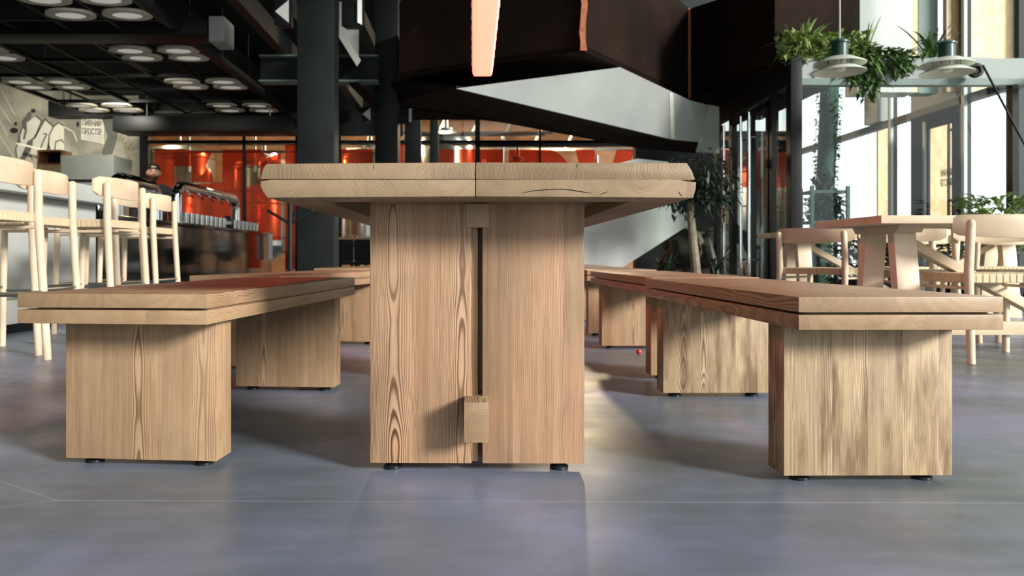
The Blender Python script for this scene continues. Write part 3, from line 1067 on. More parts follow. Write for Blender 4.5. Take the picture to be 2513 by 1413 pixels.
b.box(5.44, VD * K - .01, 0, 5.5, VD * K + .09, 2.27).build('front_post', M['black_metal'], po)
MB().box(VX, VD * K, 0, FX, VD * K + .08, .07).build('front_sill', M['green_steel'], po)
MB().tube([(VX - .06, 9.55 * K, 2.12), (VX - .06, 9.3 * K, 2.16)], .035, 10).build('door_closer', M['black_metal'], po)

# pendant lamps in front of the porch
def pendant(x, d, label, dz=0):
    t = thing('pendant_lamp', label, 'lamp', (x, d * K, 2.198 + dz), 0, 'double shade pendant lamps by the porch')
    MB().tube([(0, 0, .29), (0, 0, 4.2 - dz)], .007, 8).build('cord', M['white_paint'], t)
    MB().lathe([(.01, .292), (.05, .29), (.085, .268), (.085, .255), (.07, .25), (.07, .13), (.02, .128)], 32).build('lamp_neck', M['deep_green'], t)
    MB().lathe([(.06, .138), (.12, .125), (.22, .075), (.223, .068), (.12, .117), (.06, .130)], 48, caps=False).build('upper_shade', M['shade'], t)
    MB().lathe([(.09, .058), (.14, .045), (.222, .0), (.225, -.006), (.14, .037), (.09, .05)], 48, caps=False).build('lower_shade', M['shade'], t)
    MB().lathe([(.01, .005), (.045, .01), (.055, .05), (.055, .13), (.01, .132)], 24).build('opal_globe', M['opal'], t)
    for k in range(6):
        a = k * math.pi / 3 + .2
        MB().tube([(.11 * math.cos(a), .11 * math.sin(a), .05), (.11 * math.cos(a), .11 * math.sin(a), .125)], .003, 6).build('shade_strut', M['deep_green'], t)


pendant(3.303, 6.6, 'double-shaded pendant lamp with green neck above the ivy, by the porch corner post')
pendant(4.265, 6.6, 'double-shaded pendant lamp with green neck beside the jointed wall arm', -.01)
wa = thing('cable_reel', 'round reel with thin black rod hanging from the porch fascia', 'reel', at(2393, 173, 7.3))
MB().lathe([(.01, -.02), (.07, -.02), (.075, 0), (.07, .03), (.04, .035), (.03, .02), (.01, .02)], 28).build('reel', M['dark_steel'], wa).rotation_euler = (math.pi / 2, 0, 0)
c0 = at(2393, 173, 7.3)
MB().tube([at(2398, 168, 7.25) - c0, at(2412, 160, 7.2) - c0, at(2520, 365, 7.1) - c0], .011, 8).build('rod', M['black_metal'], wa)


# plants on the porch roof
def trailing(name, label, loc, vines, seed, mat='leaf', cat='plant'):
    r = random.Random(seed)
    t = thing(name, label, cat, loc)
    lv, sm = MB(), MB()
    for (x, ln, dens) in vines:
        p = Vector((x, r.uniform(-.05, .1), r.uniform(.0, .1)))
        pts = [p.copy()]
        steps = max(3, int(ln / .04))
        d = Vector((r.uniform(-.3, .3), -1.6, .6))
        for k in range(steps):
            d = d * .72 + Vector((r.uniform(-.3, .3), r.uniform(-.12, .1), -.5))
            p = p + d.normalized() * .04
            if p.y < -.25:
                p.y = -.25
            pts.append(p.copy())
            for q in range(dens):
                lv.leaf(p + Vector((r.uniform(-.05, .05), r.uniform(-.05, .03), r.uniform(-.03, .03))), (r.uniform(-1, 1), r.uniform(-1, .2), r.uniform(-1, .5)), r.uniform(.07, .12), r.uniform(.055, .09), droop=.3)
        sm.tube(pts, .004, 5)
    sm.build('stem', M['bark'], t)
    lv.build('foliage', M[mat], t)
    return t


tp = thing('planter_box', 'pale planter box along the top of the porch', 'planter', (VX + .1, VD * K + .14, 2.535))
MB().box(0, 0, 0, 2.0, .3, .05, .005).build('trough', M['grey_paint'], tp)
rr_ = random.Random(11)
fv = [(-.15 + .05 * k, rr_.uniform(.35, .62) if 3 < k < 12 else rr_.uniform(.15, .4), 3) for k in range(16)]
trailing('ivy', 'green ivy trailing over the porch fascia behind the pendant lamp', (3.78, VD * K + .12, 2.56), fv, 4)
spiky('spider_plant', 'arching light green spider plant on the porch corner', (3.36, VD * K + .12, 2.60), 130, .62, .045, 'leaf_light', spread=1.2, seed=8, arch=.6)
spiky('spider_plant', 'thin pale blades growing from the porch planter beside the ivy', (4.0, VD * K + .12, 2.58), 18, .55, .03, 'leaf', spread=.7, seed=9, arch=.25)
spiky('palm', 'small palm on the porch top behind the second pendant lamp', (4.72, VD * K + .14, 2.58), 34, .62, .05, 'leaf', spread=.9, seed=12, arch=.5)
trailing('ivy', 'sparse trailing ivy between the two pendant lamps on the porch', (4.38, VD * K + .14, 2.56), [(-.2 + .06 * k, rr_.uniform(.1, .3), 2) for k in range(8)], 14)
b = thing('leafy_plant', 'bushy small-leaved plant under the spider plant on the porch', 'plant', (3.45, VD * K + .12, 2.55))
q = MB()
for k in range(500):
    q.leaf((rr_.uniform(-.32, .6), rr_.uniform(-.16, .06), rr_.uniform(-.06, .24)), (rr_.uniform(-1, 1), rr_.uniform(-1, .2), rr_.uniform(-.5, 1)), rr_.uniform(.07, .11), .06)
q.build('foliage', M['leaf_light'], b)
MB().tube([(0, 0, -.02), (.02, 0, .15)], .008, 6).build('stem', M['bark'], b)

# things inside the porch
mp = thing('moss_column', 'tall moss-covered post behind the porch glass', 'planted post', (pxx(2030, 11.5), 11.5 * K, 0))
MB().tube([(-.12, 0, .1), (-.06, 0, 1.2), (.0, 0, 2.2), (.05, 0, 3.4)], .14, 14).build('post', M['moss'], mp)
q = MB()
for k in range(500):
    z = rr_.uniform(.3, 3.2)
    a = rr_.uniform(0, 6.28)
    q.leaf((-.12 + z * .05 + .14 * math.cos(a), .14 * math.sin(a), z), (math.cos(a), math.sin(a), rr_.uniform(-1, .5)), .09, .05)
q.build('foliage', M['moss'], mp)
gs = thing('plant_stand', 'green metal plant stand full of moss behind the dining table', 'plant stand', (pxx(2022, 8.3), 8.3 * K, 0))
for sx in (-1, 1):
    for sy in (-1, 1):
        MB().box(sx * .2 - .018, sy * .15 - .018, 0, sx * .2 + .018, sy * .15 + .018, 1.32).build('leg', M['deep_green'], gs)
for z in (.9, 1.24):
    MB().box(-.2, -.15, z, .2, .15, z + .035).build('shelf', M['deep_green'], gs)
q = MB()
for k in range(700):
    q.leaf((rr_.uniform(-.18, .18), rr_.uniform(-.14, .14), rr_.uniform(.93, 1.2)), (rr_.uniform(-1, 1), rr_.uniform(-1, .3), rr_.uniform(-.5, 1)), .07, .045)
q.build('foliage', M['moss'], gs)
spiky('rubber_plant', 'broad dark-leaved plant on top of the green plant stand', (pxx(2022, 8.3), 8.3 * K, 1.275), 12, .34, .14, 'leaf_dark', spread=.9, seed=21, arch=.3)


def palm(name, label, loc, n, length, seed, mat='leaf', lean=.9):
    r = random.Random(seed)
    t = thing(name, label, 'plant', loc)
    b, sm = MB(), MB()
    for k in range(n):
        a = r.uniform(0, 6.28)
        d = Vector((math.cos(a) * lean * r.uniform(.2, 1), math.sin(a) * lean * r.uniform(.2, 1), 1)).normalized()
        L = length * r.uniform(.7, 1.1)
        pts = []
        for i in range(13):
            tt = i / 12
            pts.append(Vector((0, 0, 0)) + d * L * tt - Vector((0, 0, .45 * L * tt * tt)))
        sm.tube(pts, .006, 5)
        for i in range(3, 13):
            dd = (pts[i] - pts[i - 1]).normalized()
            s = dd.cross(Vector((0, 0, 1))).normalized()
            for sg in (-1, 1):
                b.leaf(pts[i], s * sg + dd * .8 - Vector((0, 0, .25)), .20 * (1.15 - .6 * abs(i / 12 - .5)), .022, droop=.15)
    b.build('foliage', M[mat], t)
    sm.build('stem', M['leaf_light'], t)
    MB().lathe([(.10, -.32), (.15, -.02), (.13, -.02), (.12, -.06)], 24).build('pot', M['white_conc'], t)
    return t


palm('palm', 'feathery potted palm behind the porch glass, in front of the timber post', (pxx(2125, 9.1), 9.1 * K, .33), 12, 1.1, 31)
MBs = None
for nm, lb, px, dd, hh, sd, mt in (('leafy_shrub', 'bright green bushy shrub behind the large curved-back chair', 2462, 7.1, .55, 41, 'leaf_light'),
                                   ('leafy_shrub', 'dark glossy shrub on the floor by the street glass', 2250, 8.6, .4, 42, 'leaf_dark'),
                                   ('leafy_shrub', 'dark low shrub under the dining table chairs', 2125, 8.0, .12, 43, 'leaf_dark')):
    r = random.Random(sd)
    t = thing(nm, lb, 'plant', (pxx(px, dd), dd * K, 0))
    MB().lathe([(.13, 0), (.18, .30), (.16, .30), (.15, .26)], 24).build('pot', M['pot'], t)
    q = MB()
    for k in range(420):
        a = r.uniform(0, 6.28)
        rr = r.random() ** .5 * .36
        z = hh + r.uniform(.0, .55)
        q.leaf((rr * math.cos(a), .5 * rr * math.sin(a), z), (math.cos(a), math.sin(a), r.uniform(-.3, .9)), r.uniform(.12, .24), .055, droop=.25)
    q.build('foliage', M[mt], t)
    q = MB()
    for k in range(7):
        a = k * .9
        q.tube([(0, 0, .26), (.1 * math.cos(a), .1 * math.sin(a), hh), (.25 * math.cos(a), .25 * math.sin(a), hh + .4)], .008, 6)
    q.build('stem', M['bark'], t)

# ------------------------------------------------------------------ central table
tb = thing('trestle_table', 'heavy ash table with split top and paired slab legs between the benches', 'table', (.011, 1.636 * K, 0), -math.radians(.6))
TL = 1.95


def tloc(px, py):
    p = at(px, py, 1.636)
    return (p.x - .011, p.z)


def extr(poly, y0, y1, bev=.0025):
    return MB().prism([Vector((x, y0, z)) for x, z in poly], (0, y1 - y0, 0), bev)


seam_z = tloc(900, 440)[1]
L_up = [tloc(*p) for p in ((1165.5, 439.6), (637, 439), (641, 423), (646, 409), (652, 401), (1165.5, 398))]
L_lo = [tloc(*p) for p in ((1165.5, 482), (655, 485), (645, 472), (638, 458), (637, 444), (664, 440.2), (1165.5, 440.2))]
R_up = [tloc(*p) for p in ((1167.5, 398), (1685, 400), (1697, 420), (1705, 441), (1690, 443), (1167.5, 439.6))]
R_lo = [tloc(*p) for p in ((1167.5, 440.2), (1660, 440.5), (1690, 446), (1707, 447), (1706, 464), (1700, 486), (1167.5, 482))]
for poly_u, poly_l, side in ((L_up, L_lo, -1), (R_up, R_lo, 1)):
    extr(poly_u, 0, TL).build('top_board', M['wood_table'], tb, origin=((side * .24), 0, seam_z))
    # lower layer: end strips and a side strip around a hollow
    b = MB()
    b.add(extr(poly_l, 0, .138, .002).bm)
    b.add(extr(poly_l, TL - .138, TL, .002).bm)
    xs = sorted(p[0] for p in poly_l)
    if side < 0:
        sp = [(min(p[0], xs[0] + .115), p[1]) if p[0] > xs[0] + .115 else p for p in poly_l]
    else:
        sp = [(max(p[0], xs[-1] - .115), p[1]) if p[0] < xs[-1] - .115 else p for p in poly_l]
    b.add(extr(sp, .138, TL - .138, .001).bm)
    b.build('lower_board', M['wood_table'], tb, origin=((side * .24), 0, seam_z))
MB().box(-.36, .155, .6745, .36, .19, .708, .003).build('cleat', M['wood_x'], tb, origin=(0, .17, .69))
EZ = .022
lz = .672
ly = .199 * K


def legp(px):
    return (px - CX) / 1800.0 * 1.835 - .011 + .0004


for k, y0 in enumerate((ly, TL - ly - .1)):
    for x0, x1 in ((legp(905), legp(1155)), (legp(1181), legp(1431))):
        MB().box(x0, y0, EZ, x1, y0 + .10, lz, .003).build('leg_panel', M['wood_z'], tb, origin=((x0 + x1) / 2, y0 + .02, .3))
    MB().box(legp(1155) + .0005, y0 + .022, EZ, legp(1170), y0 + .09, lz - .06, .001).build('filler_strip', M['wood_z'], tb, origin=(0, y0 + .05, .3))
    MB().box(legp(1170), y0 + .075, EZ, legp(1181), y0 + .09, lz - .06).build('groove_board', M['wood_z'], tb, origin=(0, y0 + .05, .3))
    for x in (legp(957), legp(1373)):
        MB().lathe([(.016, 0), (.0235, .002), (.0235, .008), (.019, .012), (.017, .016), (.013, .022)], 24, (x, y0 + .04, 0)).build('levelling_foot', M['rubber'], tb)
MB().box(legp(1140), ly - .003, .612, legp(1197.5), TL - ly + .003, .672, .002).build('upper_rail', M['wood_y'], tb, origin=(.01, 0, .66))
MB().box(legp(1137.5), ly - .088, .0945, legp(1195.5), TL - ly + .088, .191, .002).build('stretcher', M['wood_y'], tb, origin=(.01, 0, .07))

# drying cracks in the end grain
for pts in (((1278, 474), (1310, 468), (1345, 465), (1375, 464), (1400, 466), (1430, 471), (1452, 474)), ((1470, 478), (1482, 474), (1492, 470)), ((918, 399), (918, 406), (917, 416)), ((1416, 400), (1416, 406), (1417, 414)), ((1664, 470), (1668, 477), (1674, 482))):
    lo = [Vector((x, -.0004, z)) for x, z in (tloc(*p) for p in pts)]
    MB().tube(lo, [.0003] + [.0009] * (len(lo) - 2) + [.0003], 6).build('drying_crack', M['rubber'], tb)

# ------------------------------------------------------------------ benches
def bench(label, corner, yaw, width, leg_mat='wood_z_plain', L=1.49, group='ash benches along the table', legoff=0.0):
    """corner: near left corner of the seat at its measured depth; the grain runs along the bench"""
    t = thing('bench', label, 'bench', (corner[0], corner[1] * K, 0), -yaw, group)
    top, th = .450, .0733
    for z0, z1 in ((top - th, top - th + .0335), (top - .0345, top)):
        MB().box(0, 0, z0, width, L, z1, .0016).build('seat_board', M['wood_y'], t, origin=(width / 2, 0, z0 - .02))
    MB().box(.03, .035, top - th + .0335, width - .012, L - .035, top - .0345).build('spacer_board', M['wood_y'], t, origin=(width / 2, 0, .38))
    lw = .404
    a = (width - lw) / 2 + legoff
    for y0 in (.1245, L - .1245 - .098):
        lg = MB().box(a, y0, .0175, a + lw, y0 + .098, top - th, .003).build('leg_panel', M[leg_mat], t, origin=(a + lw / 2, y0 + .02, .2))
        for x in (a + .055, a + lw - .05):
            MB().lathe([(.016, 0), (.0245, .002), (.0245, .007), (.019, .011), (.017, .0175)], 24, (x - a - lw / 2, .022, -.2)).build('levelling_foot', M['rubber'], lg)
    return t


bench('ash bench with plain weathered leg, nearest the bar stools, wine-red lamplight on its seat', (-1.111, 1.79), math.atan2(175, 1950), .478, legoff=.008)
bench('ash bench with dark-streaked leg panel and red-lit side, nearest the dining table', (.7244, 1.63), math.atan2(-23, 1950), .459, 'wood_z_stain', legoff=-.010)
bench('ash bench behind the first bench on the bar side, set at an angle', (-1.32, 3.42), math.radians(13.5), .46)
bench('ash bench end to end behind the streaked one on the window side', (.757, 3.10), math.atan2(-50, 1950), .459)
bench('far ash bench near the coat stand and large column', (-1.19, 5.5), math.radians(9), .46)
bench('far ash bench in third place on the window side, below the white stair flank', (.757, 4.85), math.radians(-1), .46)
bench('farthest ash bench on the window side, under the white stair flank', (.80, 6.6), math.radians(-1), .46)
cr = MB().sphere((*gp(1568, 870), .016), .016, (1, 1, .9), 12, 8).build('red_ball', M['red'])
tag(cr, 'tiny red scrap on the floor behind the streaked bench', 'scrap')


# ------------------------------------------------------------------ birch chairs and bar stools
def woven(mb, w, d, z1, h, strand=.034):
    nx, ny = int(round(w / strand)), int(round(d / strand))
    sx, sy = w / nx, d / ny
    mb.box(-w / 2 + .006, -d / 2 + .006, z1 - h + .004, w / 2 - .006, d / 2 - .006, z1 - .004)
    for i in range(nx):
        x = -w / 2 + i * sx
        for y in (-d / 2, d / 2 - .014):
            mb.box(x + .0012, y, z1 - h, x + sx - .0012, y + .014, z1, .003, 1)
    for j in range(ny):
        y = -d / 2 + j * sy
        for x in (-w / 2, w / 2 - .014):
            mb.box(x, y + .0012, z1 - h, x + .014, y + sy - .0012, z1, .003, 1)
    for i in range(nx):
        for j in range(ny):
            x, y = -w / 2 + i * sx, -d / 2 + j * sy
            up = .002 if (i + j) % 2 else .0
            mb.box(x + .001, y + .001, z1 - .012, x + sx - .001, y + sy - .001, z1 - .002 + up)


def seat_thing(name, label, cat, W, Dp, seat_z, post_top, back_z0, back_z1, group, rails=None, r=.0225):
    t = thing(name, label, cat, (0, 0, 0), 0, group)
    b = MB()
    woven(b, W - .02, Dp, seat_z, .048)
    b.build('woven_seat', M['weave'], t)
    for s in (-1, 1):
        MB().tube([(s * (W / 2 + .012), -Dp / 2 - .055, 0), (s * W / 2, -Dp / 2 - .012, seat_z), (s * W / 2, -Dp / 2 - .012 + (-.02 if rails is None else .0), post_top - .02)], [r * .86, r, r * .95], 16, round_end=True).build('rear_post', M['birch'], t)
        MB().tube([(s * (W / 2 - .0), Dp / 2 + .01, 0), (s * (W / 2 - .012), Dp / 2 - .01, seat_z - .012)], [r * .8, r * .9], 14).build('front_leg', M['birch'], t)
    # curved backrest board in front of the posts
    b = bmesh.new()
    n = 18
    hw = W / 2 + .052
    rows = []
    for i in range(n + 1):
        u = -1 + 2 * i / n
        x = u * hw
        yb = -Dp / 2 + .024 - .055 * (1 - u * u) + .018 * abs(u) ** 3
        e = 1 - max(0, (abs(u) - .86) / .14) ** 2 * .28
        zt, zl = back_z1, back_z0
        sag = .018 * (abs(u) ** 2)
        zm = (zt + zl) / 2
        hh = (zt - zl) / 2 * e
        th = .017 if abs(u) < .98 else .010
        lo = zm - hh + sag
        hi = zm + hh
        rows.append([b.verts.new(p) for p in ((x, yb, lo + .006), (x, yb + .003, lo), (x, yb + th, lo), (x, yb + th + .003, lo + .006),
                                              (x, yb + th + .003, hi - .006), (x, yb + th, hi), (x, yb + .003, hi), (x, yb, hi - .006))])
    for a, c in zip(rows, rows[1:]):
        for k in range(8):
            b.faces.new((a[k], a[(k + 1) % 8], c[(k + 1) % 8], c[k]))
    b.faces.new(rows[0])
    b.faces.new(rows[-1][::-1])
    bmesh.ops.recalc_face_normals(b, faces=b.faces)
    q = MB()
    q.add(b)
    q.build('backrest', M['birch_y'], t)
    for s in (-1, 1):
        MB().tube([(s * (W / 2 - .01), -Dp / 2 - .01, seat_z - .075), (s * (W / 2 - .01), Dp / 2 - .01, seat_z - .075)], .009, 8).build('side_rail', M['birch'], t)
    if rails:
        for s in (-1, 1):
            MB().tube([(s * (W / 2 + .004), -Dp / 2 - .035, rails), (s * (W / 2 - .004), Dp / 2, rails)], .008, 8).build('foot_rail', M['steel'], t)
        MB().tube([(-W / 2, Dp / 2, rails + .02), (W / 2, Dp / 2, rails + .02)], .008, 8).build('foot_rail', M['steel'], t)
        MB().tube([(-W / 2, -Dp / 2 - .035, rails + .02), (W / 2, -Dp / 2 - .035, rails + .02)], .008, 8).build('foot_rail', M['steel'], t)
    return t


GS, GC = 'birch bar stools along the white counter', 'birch chairs around the dining tables'
stool = seat_thing('bar_stool', 'pale birch bar stool pulled out from the white counter, closest of the row', 'stool', .44, .40, .765, .992, .895, 1.022, GS, .335)
stool.location = (-2.48, 3.62 * K, 0)
stool.rotation_euler = (0, 0, math.radians(88))
for x, d, rz, lb in ((-2.62, 4.21, 90, 'second birch bar stool of the row, just behind the closest one'),
                     (-2.41, 4.66, 86, 'third birch bar stool of the row, pulled out farthest from the counter'),
                     (-2.70, 5.3, 90, 'fourth birch bar stool, behind the third one at the counter end'),
                     (-2.66, 5.82, 90, 'last birch bar stool of the row, in front of the dark mirrored bar')):
    dup(stool, (x, d * K, 0), math.radians(rz), lb)
chair = seat_thing('dining_chair', 'birch chair with rounded backrest pushed in at the near long side of the dining table', 'chair', .49, .47, .452, .725, .632, .752, GC)
chair.location = (2.762, 3.93 * K, 0)
chair.rotation_euler = (0, 0, math.radians(-2))
for x, d, rz, lb in ((2.70, 5.60, -48, 'birch chair standing free beside the black porch corner post'),
                     (2.90, 4.78, 180, 'birch chair on the porch side of the dining table, next to its trestle'),
                     (3.55, 4.80, 176, 'second birch chair on the porch side of the dining table'),
                     (4.40, 6.28, 0, 'birch chair at the farther dining table behind the brace'),
                     (3.55, 6.0, 4, 'birch chair between the two dining tables')):
    dup(chair, (x, d * K, 0), math.radians(rz), lb)


def dining_table(label, x0, x1, d0, d1, group):
    y0, y1 = d0 * K, d1 * K
    t = thing('dining_table', label, 'table', (x0, y0, 0), 0, group)
    L, Wd = x1 - x0, y1 - y0
    MB().box(0, 0, .708, L, Wd, .75, .003).build('tabletop', M['birch_y'], t)
    for xx in (.165, L - .165 - .14):
        MB().hexa([(xx, .13, .708), (xx + .14, .13, .708), (xx + .14, .17, .668), (xx, .17, .668)],
                  [(xx, Wd - .13, .708), (xx + .14, Wd - .13, .708), (xx + .14, Wd - .17, .668), (xx, Wd - .17, .668)], .002).build('trestle_beam', M['birch_y'], t)
        for ya, yb in ((.21, .12), (Wd - .28, Wd - .19)):
            MB().hexa([(xx + .01, ya, .668), (xx + .13, ya, .668), (xx + .13, ya + .07, .668), (xx + .01, ya + .07, .668)],
                      [(xx + .01, yb, 0), (xx + .13, yb, 0), (xx + .13, yb + .07, 0), (xx + .01, yb + .07, 0)], .002).build('leg', M['birch'], t)
    MB().box(.165, Wd / 2 - .03, .10, L - .165, Wd / 2 + .03, .175, .002).build('stretcher', M['birch_y'], t)
    for s in (0, 1):
        xa, xb = (.30, L / 2 - .03) if s == 0 else (L - .30, L / 2 + .03)
        MB().bar((xa, Wd / 2, .645), (xb, Wd / 2, .19), .05, .085, (0, 1, 0), .002).build('brace', M['birch_y'], t)
    return t


dining_table('pale birch trestle table with slanted braces beside the streaked bench', 2.095, 4.45, 3.76, 4.49, 'birch trestle tables')
dining_table('farther birch trestle table behind the first one, by the porch glass', 2.70, 4.98, 6.3, 6.95, 'birch trestle tables')

# ------------------------------------------------------------------ bar
wb = thing('bar_counter', 'white concrete bar counter behind the row of stools', 'counter', (-3.6, 0, 0))
MB().box(-.38, 2.6 * K, 1.0, .36, 6.62 * K, 1.14, .006).build('counter_top', M['white_conc'], wb)
MB().box(-.3, 2.6 * K, .0, .22, 6.58 * K, 1.0, .004).build('counter_front', M['white_conc'], wb)
MB().box(.22, 2.6 * K, .07, .42, 5.7 * K, .235, .004).build('foot_ledge', M['white_conc'], wb)
MB().box(.22, 2.6 * K, 0, .38, 5.7 * K, .07).build('plinth', M['black_metal'], wb)
db = thing('dark_bar', 'long dark mirrored metal bar running to the brewery glass wall', 'counter', (-3.7, 0, 0))
MB().box(-.5, 6.66 * K, .0, .30, 12.4 * K, .89, .004).build('bar_front', M['mirror_dark'], db)
MB().box(-.5, 6.66 * K, .89, .32, 12.4 * K, .93, .004).build('bar_top', M['mirror_dark'], db)
# tap towers
def arch_pts(x, y0, y1, z0, zt, r, n=6):
    p = [(x, y0, z0)]
    for k in range(n + 1):
        a = math.pi / 2 * k / n
        p.append((x, y0 + r - r * math.cos(a), zt - r + r * math.sin(a)))
    for k in range(n + 1):
        a = math.pi / 2 * k / n
        p.append((x, y1 - r + r * math.sin(a), zt - r + r * math.cos(a)))
    p.append((x, y1, z0))
    return p


for x, d0, d1, zt, r, lb in ((-3.66, 7.5, 8.45, 1.325, .085, 'thick chrome beer tap arch at the stool end of the dark bar'),
                             (-3.52, 8.72, 10.9, 1.385, .062, 'long slim chrome beer tap arch behind the row of cups')):
    t = thing('beer_tap_tower', lb, 'beer tap', (x, 0, .93), 0, 'chrome beer tap arches on the bar')
    MB().tube(arch_pts(0, d0 * K, d1 * K, 0, zt - .93, .16), r, 20).build('arch_pipe', M['chrome'], t)
    for yy in (d0 * K, d1 * K):
        MB().lathe([(r + .03, 0), (r + .03, .015), (r + .005, .02)], 24, (0, yy, 0)).build('base_flange', M['chrome'], t)
    n = 5
    for k in range(n):
        yy = (d0 + (d1 - d0) * (k + 1) / (n + 1)) * K
        MB().tube([(.0, yy, zt - .93 - r), (.05, yy, zt - .93 - r - .06)], .012, 8).build('tap', M['chrome'], t)
ordn = ['first', 'second', 'third', 'fourth', 'fifth', 'sixth', 'seventh', 'eighth', 'ninth']
cup0 = None
for g_i, (da, dbb, n, where) in enumerate(((8.72, 10.05, 9, 'in the row before the slim tap arch'), (10.5, 11.55, 7, 'in the row past the dark jar'))):
    for k in range(n):
        d = da + (dbb - da) * k / (n - 1)
        lb = 'steel cup on the dark bar, %s %s' % (ordn[k] if k < n - 1 else 'last', where)
        loc = (-3.42 + .0, d * K, .93)
        if cup0 is None:
            cup0 = MB().lathe([(.036, 0), (.04, .004), (.047, .125), (.045, .125), (.038, .008), (.01, .008)], 24).build('steel_cup', M['chrome'])
            cup0.location = loc
            tag(cup0, lb, 'cup', 'steel cups along the dark bar')
        else:
            c = cup0.copy()
            COL.objects.link(c)
            c.location = loc
            c['label'] = lb
jr = thing('shaker', 'dark shaker with pale band standing between the two rows of cups', 'shaker', (-3.42, 10.24 * K, .93))
MB().lathe([(.045, 0), (.05, .01), (.05, .15), (.035, .17), (.01, .171)], 24).build('shaker_body', M['black_metal'], jr)
MB().lathe([(.0505, .05), (.0525, .052), (.0525, .095), (.0505, .097)], 24).build('band', M['grey_paint'], jr)
bw = MB().lathe([(.05, 0), (.09, .02), (.13, .10), (.14, .16), (.133, .16), (.12, .10), (.08, .03), (.01, .025)], 28).build('glass_bowl', M['chrome'])
bw.location = (-3.52, 6.85 * K, .93)
tag(bw, 'shiny bowl on the end of the dark bar beside the white counter', 'bowl')
for k, dd in enumerate((6.05, 6.2, 6.33, 6.45)):
    c = MB().lathe([(.022, 0), (.026, .002), (.03, .07), (.028, .07), (.024, .008), (.008, .008)], 18).build('shot_glass', M['opal'])
    c.location = (-3.72, dd * K, 1.14)
    tag(c, 'small white shot glass, %s along the end of the white counter' % ordn[k], 'glass', 'shot glasses on the white counter')
sg = MB().box(-.05, -.04, 0, .05, .04, .13, .004).build('menu_block', M['white_paint'])
sg.location = (pxx(4, 5.9), 5.9 * K, 1.14)
tag(sg, 'small white block on the white counter at the edge of the photo', 'block')
cl = bmesh.new()
q = MB()
for k in range(7):
    x0, x1 = -.12 + k * .035, -.12 + (k + 1) * .035
    q.box(x0, -.012 - .012 * (k % 2), -.42, x1 - .002, .006 - .012 * (k % 2), 0, .004, 1)
tl = q.build('tea_towel', M['cloth'])
tl.location = (-3.375, 12.2 * K, .90)
tl.rotation_euler = (0, 0, math.pi / 2)
tag(tl, 'white folded tea towel hanging at the far end of the dark bar', 'towel')
gc = thing('back_cabinet', 'plain grey steel cabinet standing behind the bar, under the mural', 'cabinet', (pxx(214, 10.2), 10.2 * K, 0))
MB().box(-.37, 0, 0, .37, .6, pxz(381, 10.2), .006).build('cabinet_body', M['grey_paint'], gc)
MB().box(-.37, -.012, pxz(446, 10.2), .37, 0, pxz(440, 10.2)).build('cabinet_trim', M['steel'], gc)
sf = thing('wooden_shelf_unit', 'open wooden shelf unit with dark niche beside the grey cabinet', 'shelf', (pxx(122, 11.6), 11.6 * K, 0))
w2 = .20
MB().box(-w2, .28, 0, w2, .3, pxz(368, 11.6)).build('back_panel', M['black_metal'], sf)
for x in (-w2, w2 - .03):
    MB().box(x, 0, 0, x + .03, .28, pxz(368, 11.6)).build('side_panel', M['copper_wall'], sf)
for z in (pxz(405, 11.6), pxz(372, 11.6), .6):
    MB().box(-w2 + .03, 0, z, w2 - .03, .28, z + .03).build('shelf_board', M['copper_wall'], sf)
MB().box(-w2 + .03, 0, .63, w2 - .03, .02, pxz(405, 11.6)).build('door', M['tan'], sf)

# mural painting on the plaster
mu = thing('wall_mural', 'black and white wall painting of humped shapes and a bending figure', 'mural', (0, 13.0 * K, 0))


def paint(mb, pts, dep=.004, off=0.0):
    mb.prism([Vector((pxx(a), -off - dep, pxz(c))) for a, c in pts], (0, dep, 0))


def mpx(x, y):
    return (x / 4.872, 190 + y / 4.872)


def stroke(mb, pts, w, off):
    for (a, b_) in zip(pts, pts[1:]):
        ax, ay = mpx(*a)
        bx, by = mpx(*b_)
        L = math.hypot(bx - ax, by - ay) or 1
        nx, ny = -(by - ay) / L * w / 2, (bx - ax) / L * w / 2
        ex, ey = (bx - ax) / L * w * .3, (by - ay) / L * w * .3
        paint(mb, [(ax + nx - ex, ay + ny - ey), (bx + nx + ex, by + ny + ey), (bx - nx + ex, by - ny + ey), (ax - nx - ex, ay - ny - ey)], .003, off)


humps = [[(235, 700), (270, 600), (330, 540), (430, 460), (500, 520), (460, 620), (420, 720), (360, 790), (300, 960), (200, 940), (190, 860)],
         [(400, 720), (470, 600), (540, 500), (640, 590), (590, 690), (580, 860), (470, 880), (400, 980), (360, 980), (380, 800)],
         [(590, 680), (640, 590), (700, 540), (765, 580), (770, 930), (560, 870)]]
for h in humps:
    q = MB()
    paint(q, [mpx(*p) for p in h], .004, 0)
    q.build('hump', M['chalk'], mu, smooth=0)
q = MB()
for h in ([(200, 940), (190, 860), (235, 700), (270, 600)], [(430, 460), (500, 520), (460, 620), (420, 720), (340, 780), (310, 850)], [(420, 720), (540, 500), (640, 590), (590, 690), (580, 860)],
          [(640, 590), (700, 540), (765, 580)], [(485, 850), (520, 760), (560, 680), (525, 670)], [(655, 890), (668, 770), (735, 745), (765, 780)], [(580, 790), (600, 860)], [(360, 930), (390, 985)]):
    q = MB()
    stroke(q, h, 2.6, .004)
    q.build('outline', M['ink'], mu, smooth=0)
q = MB()
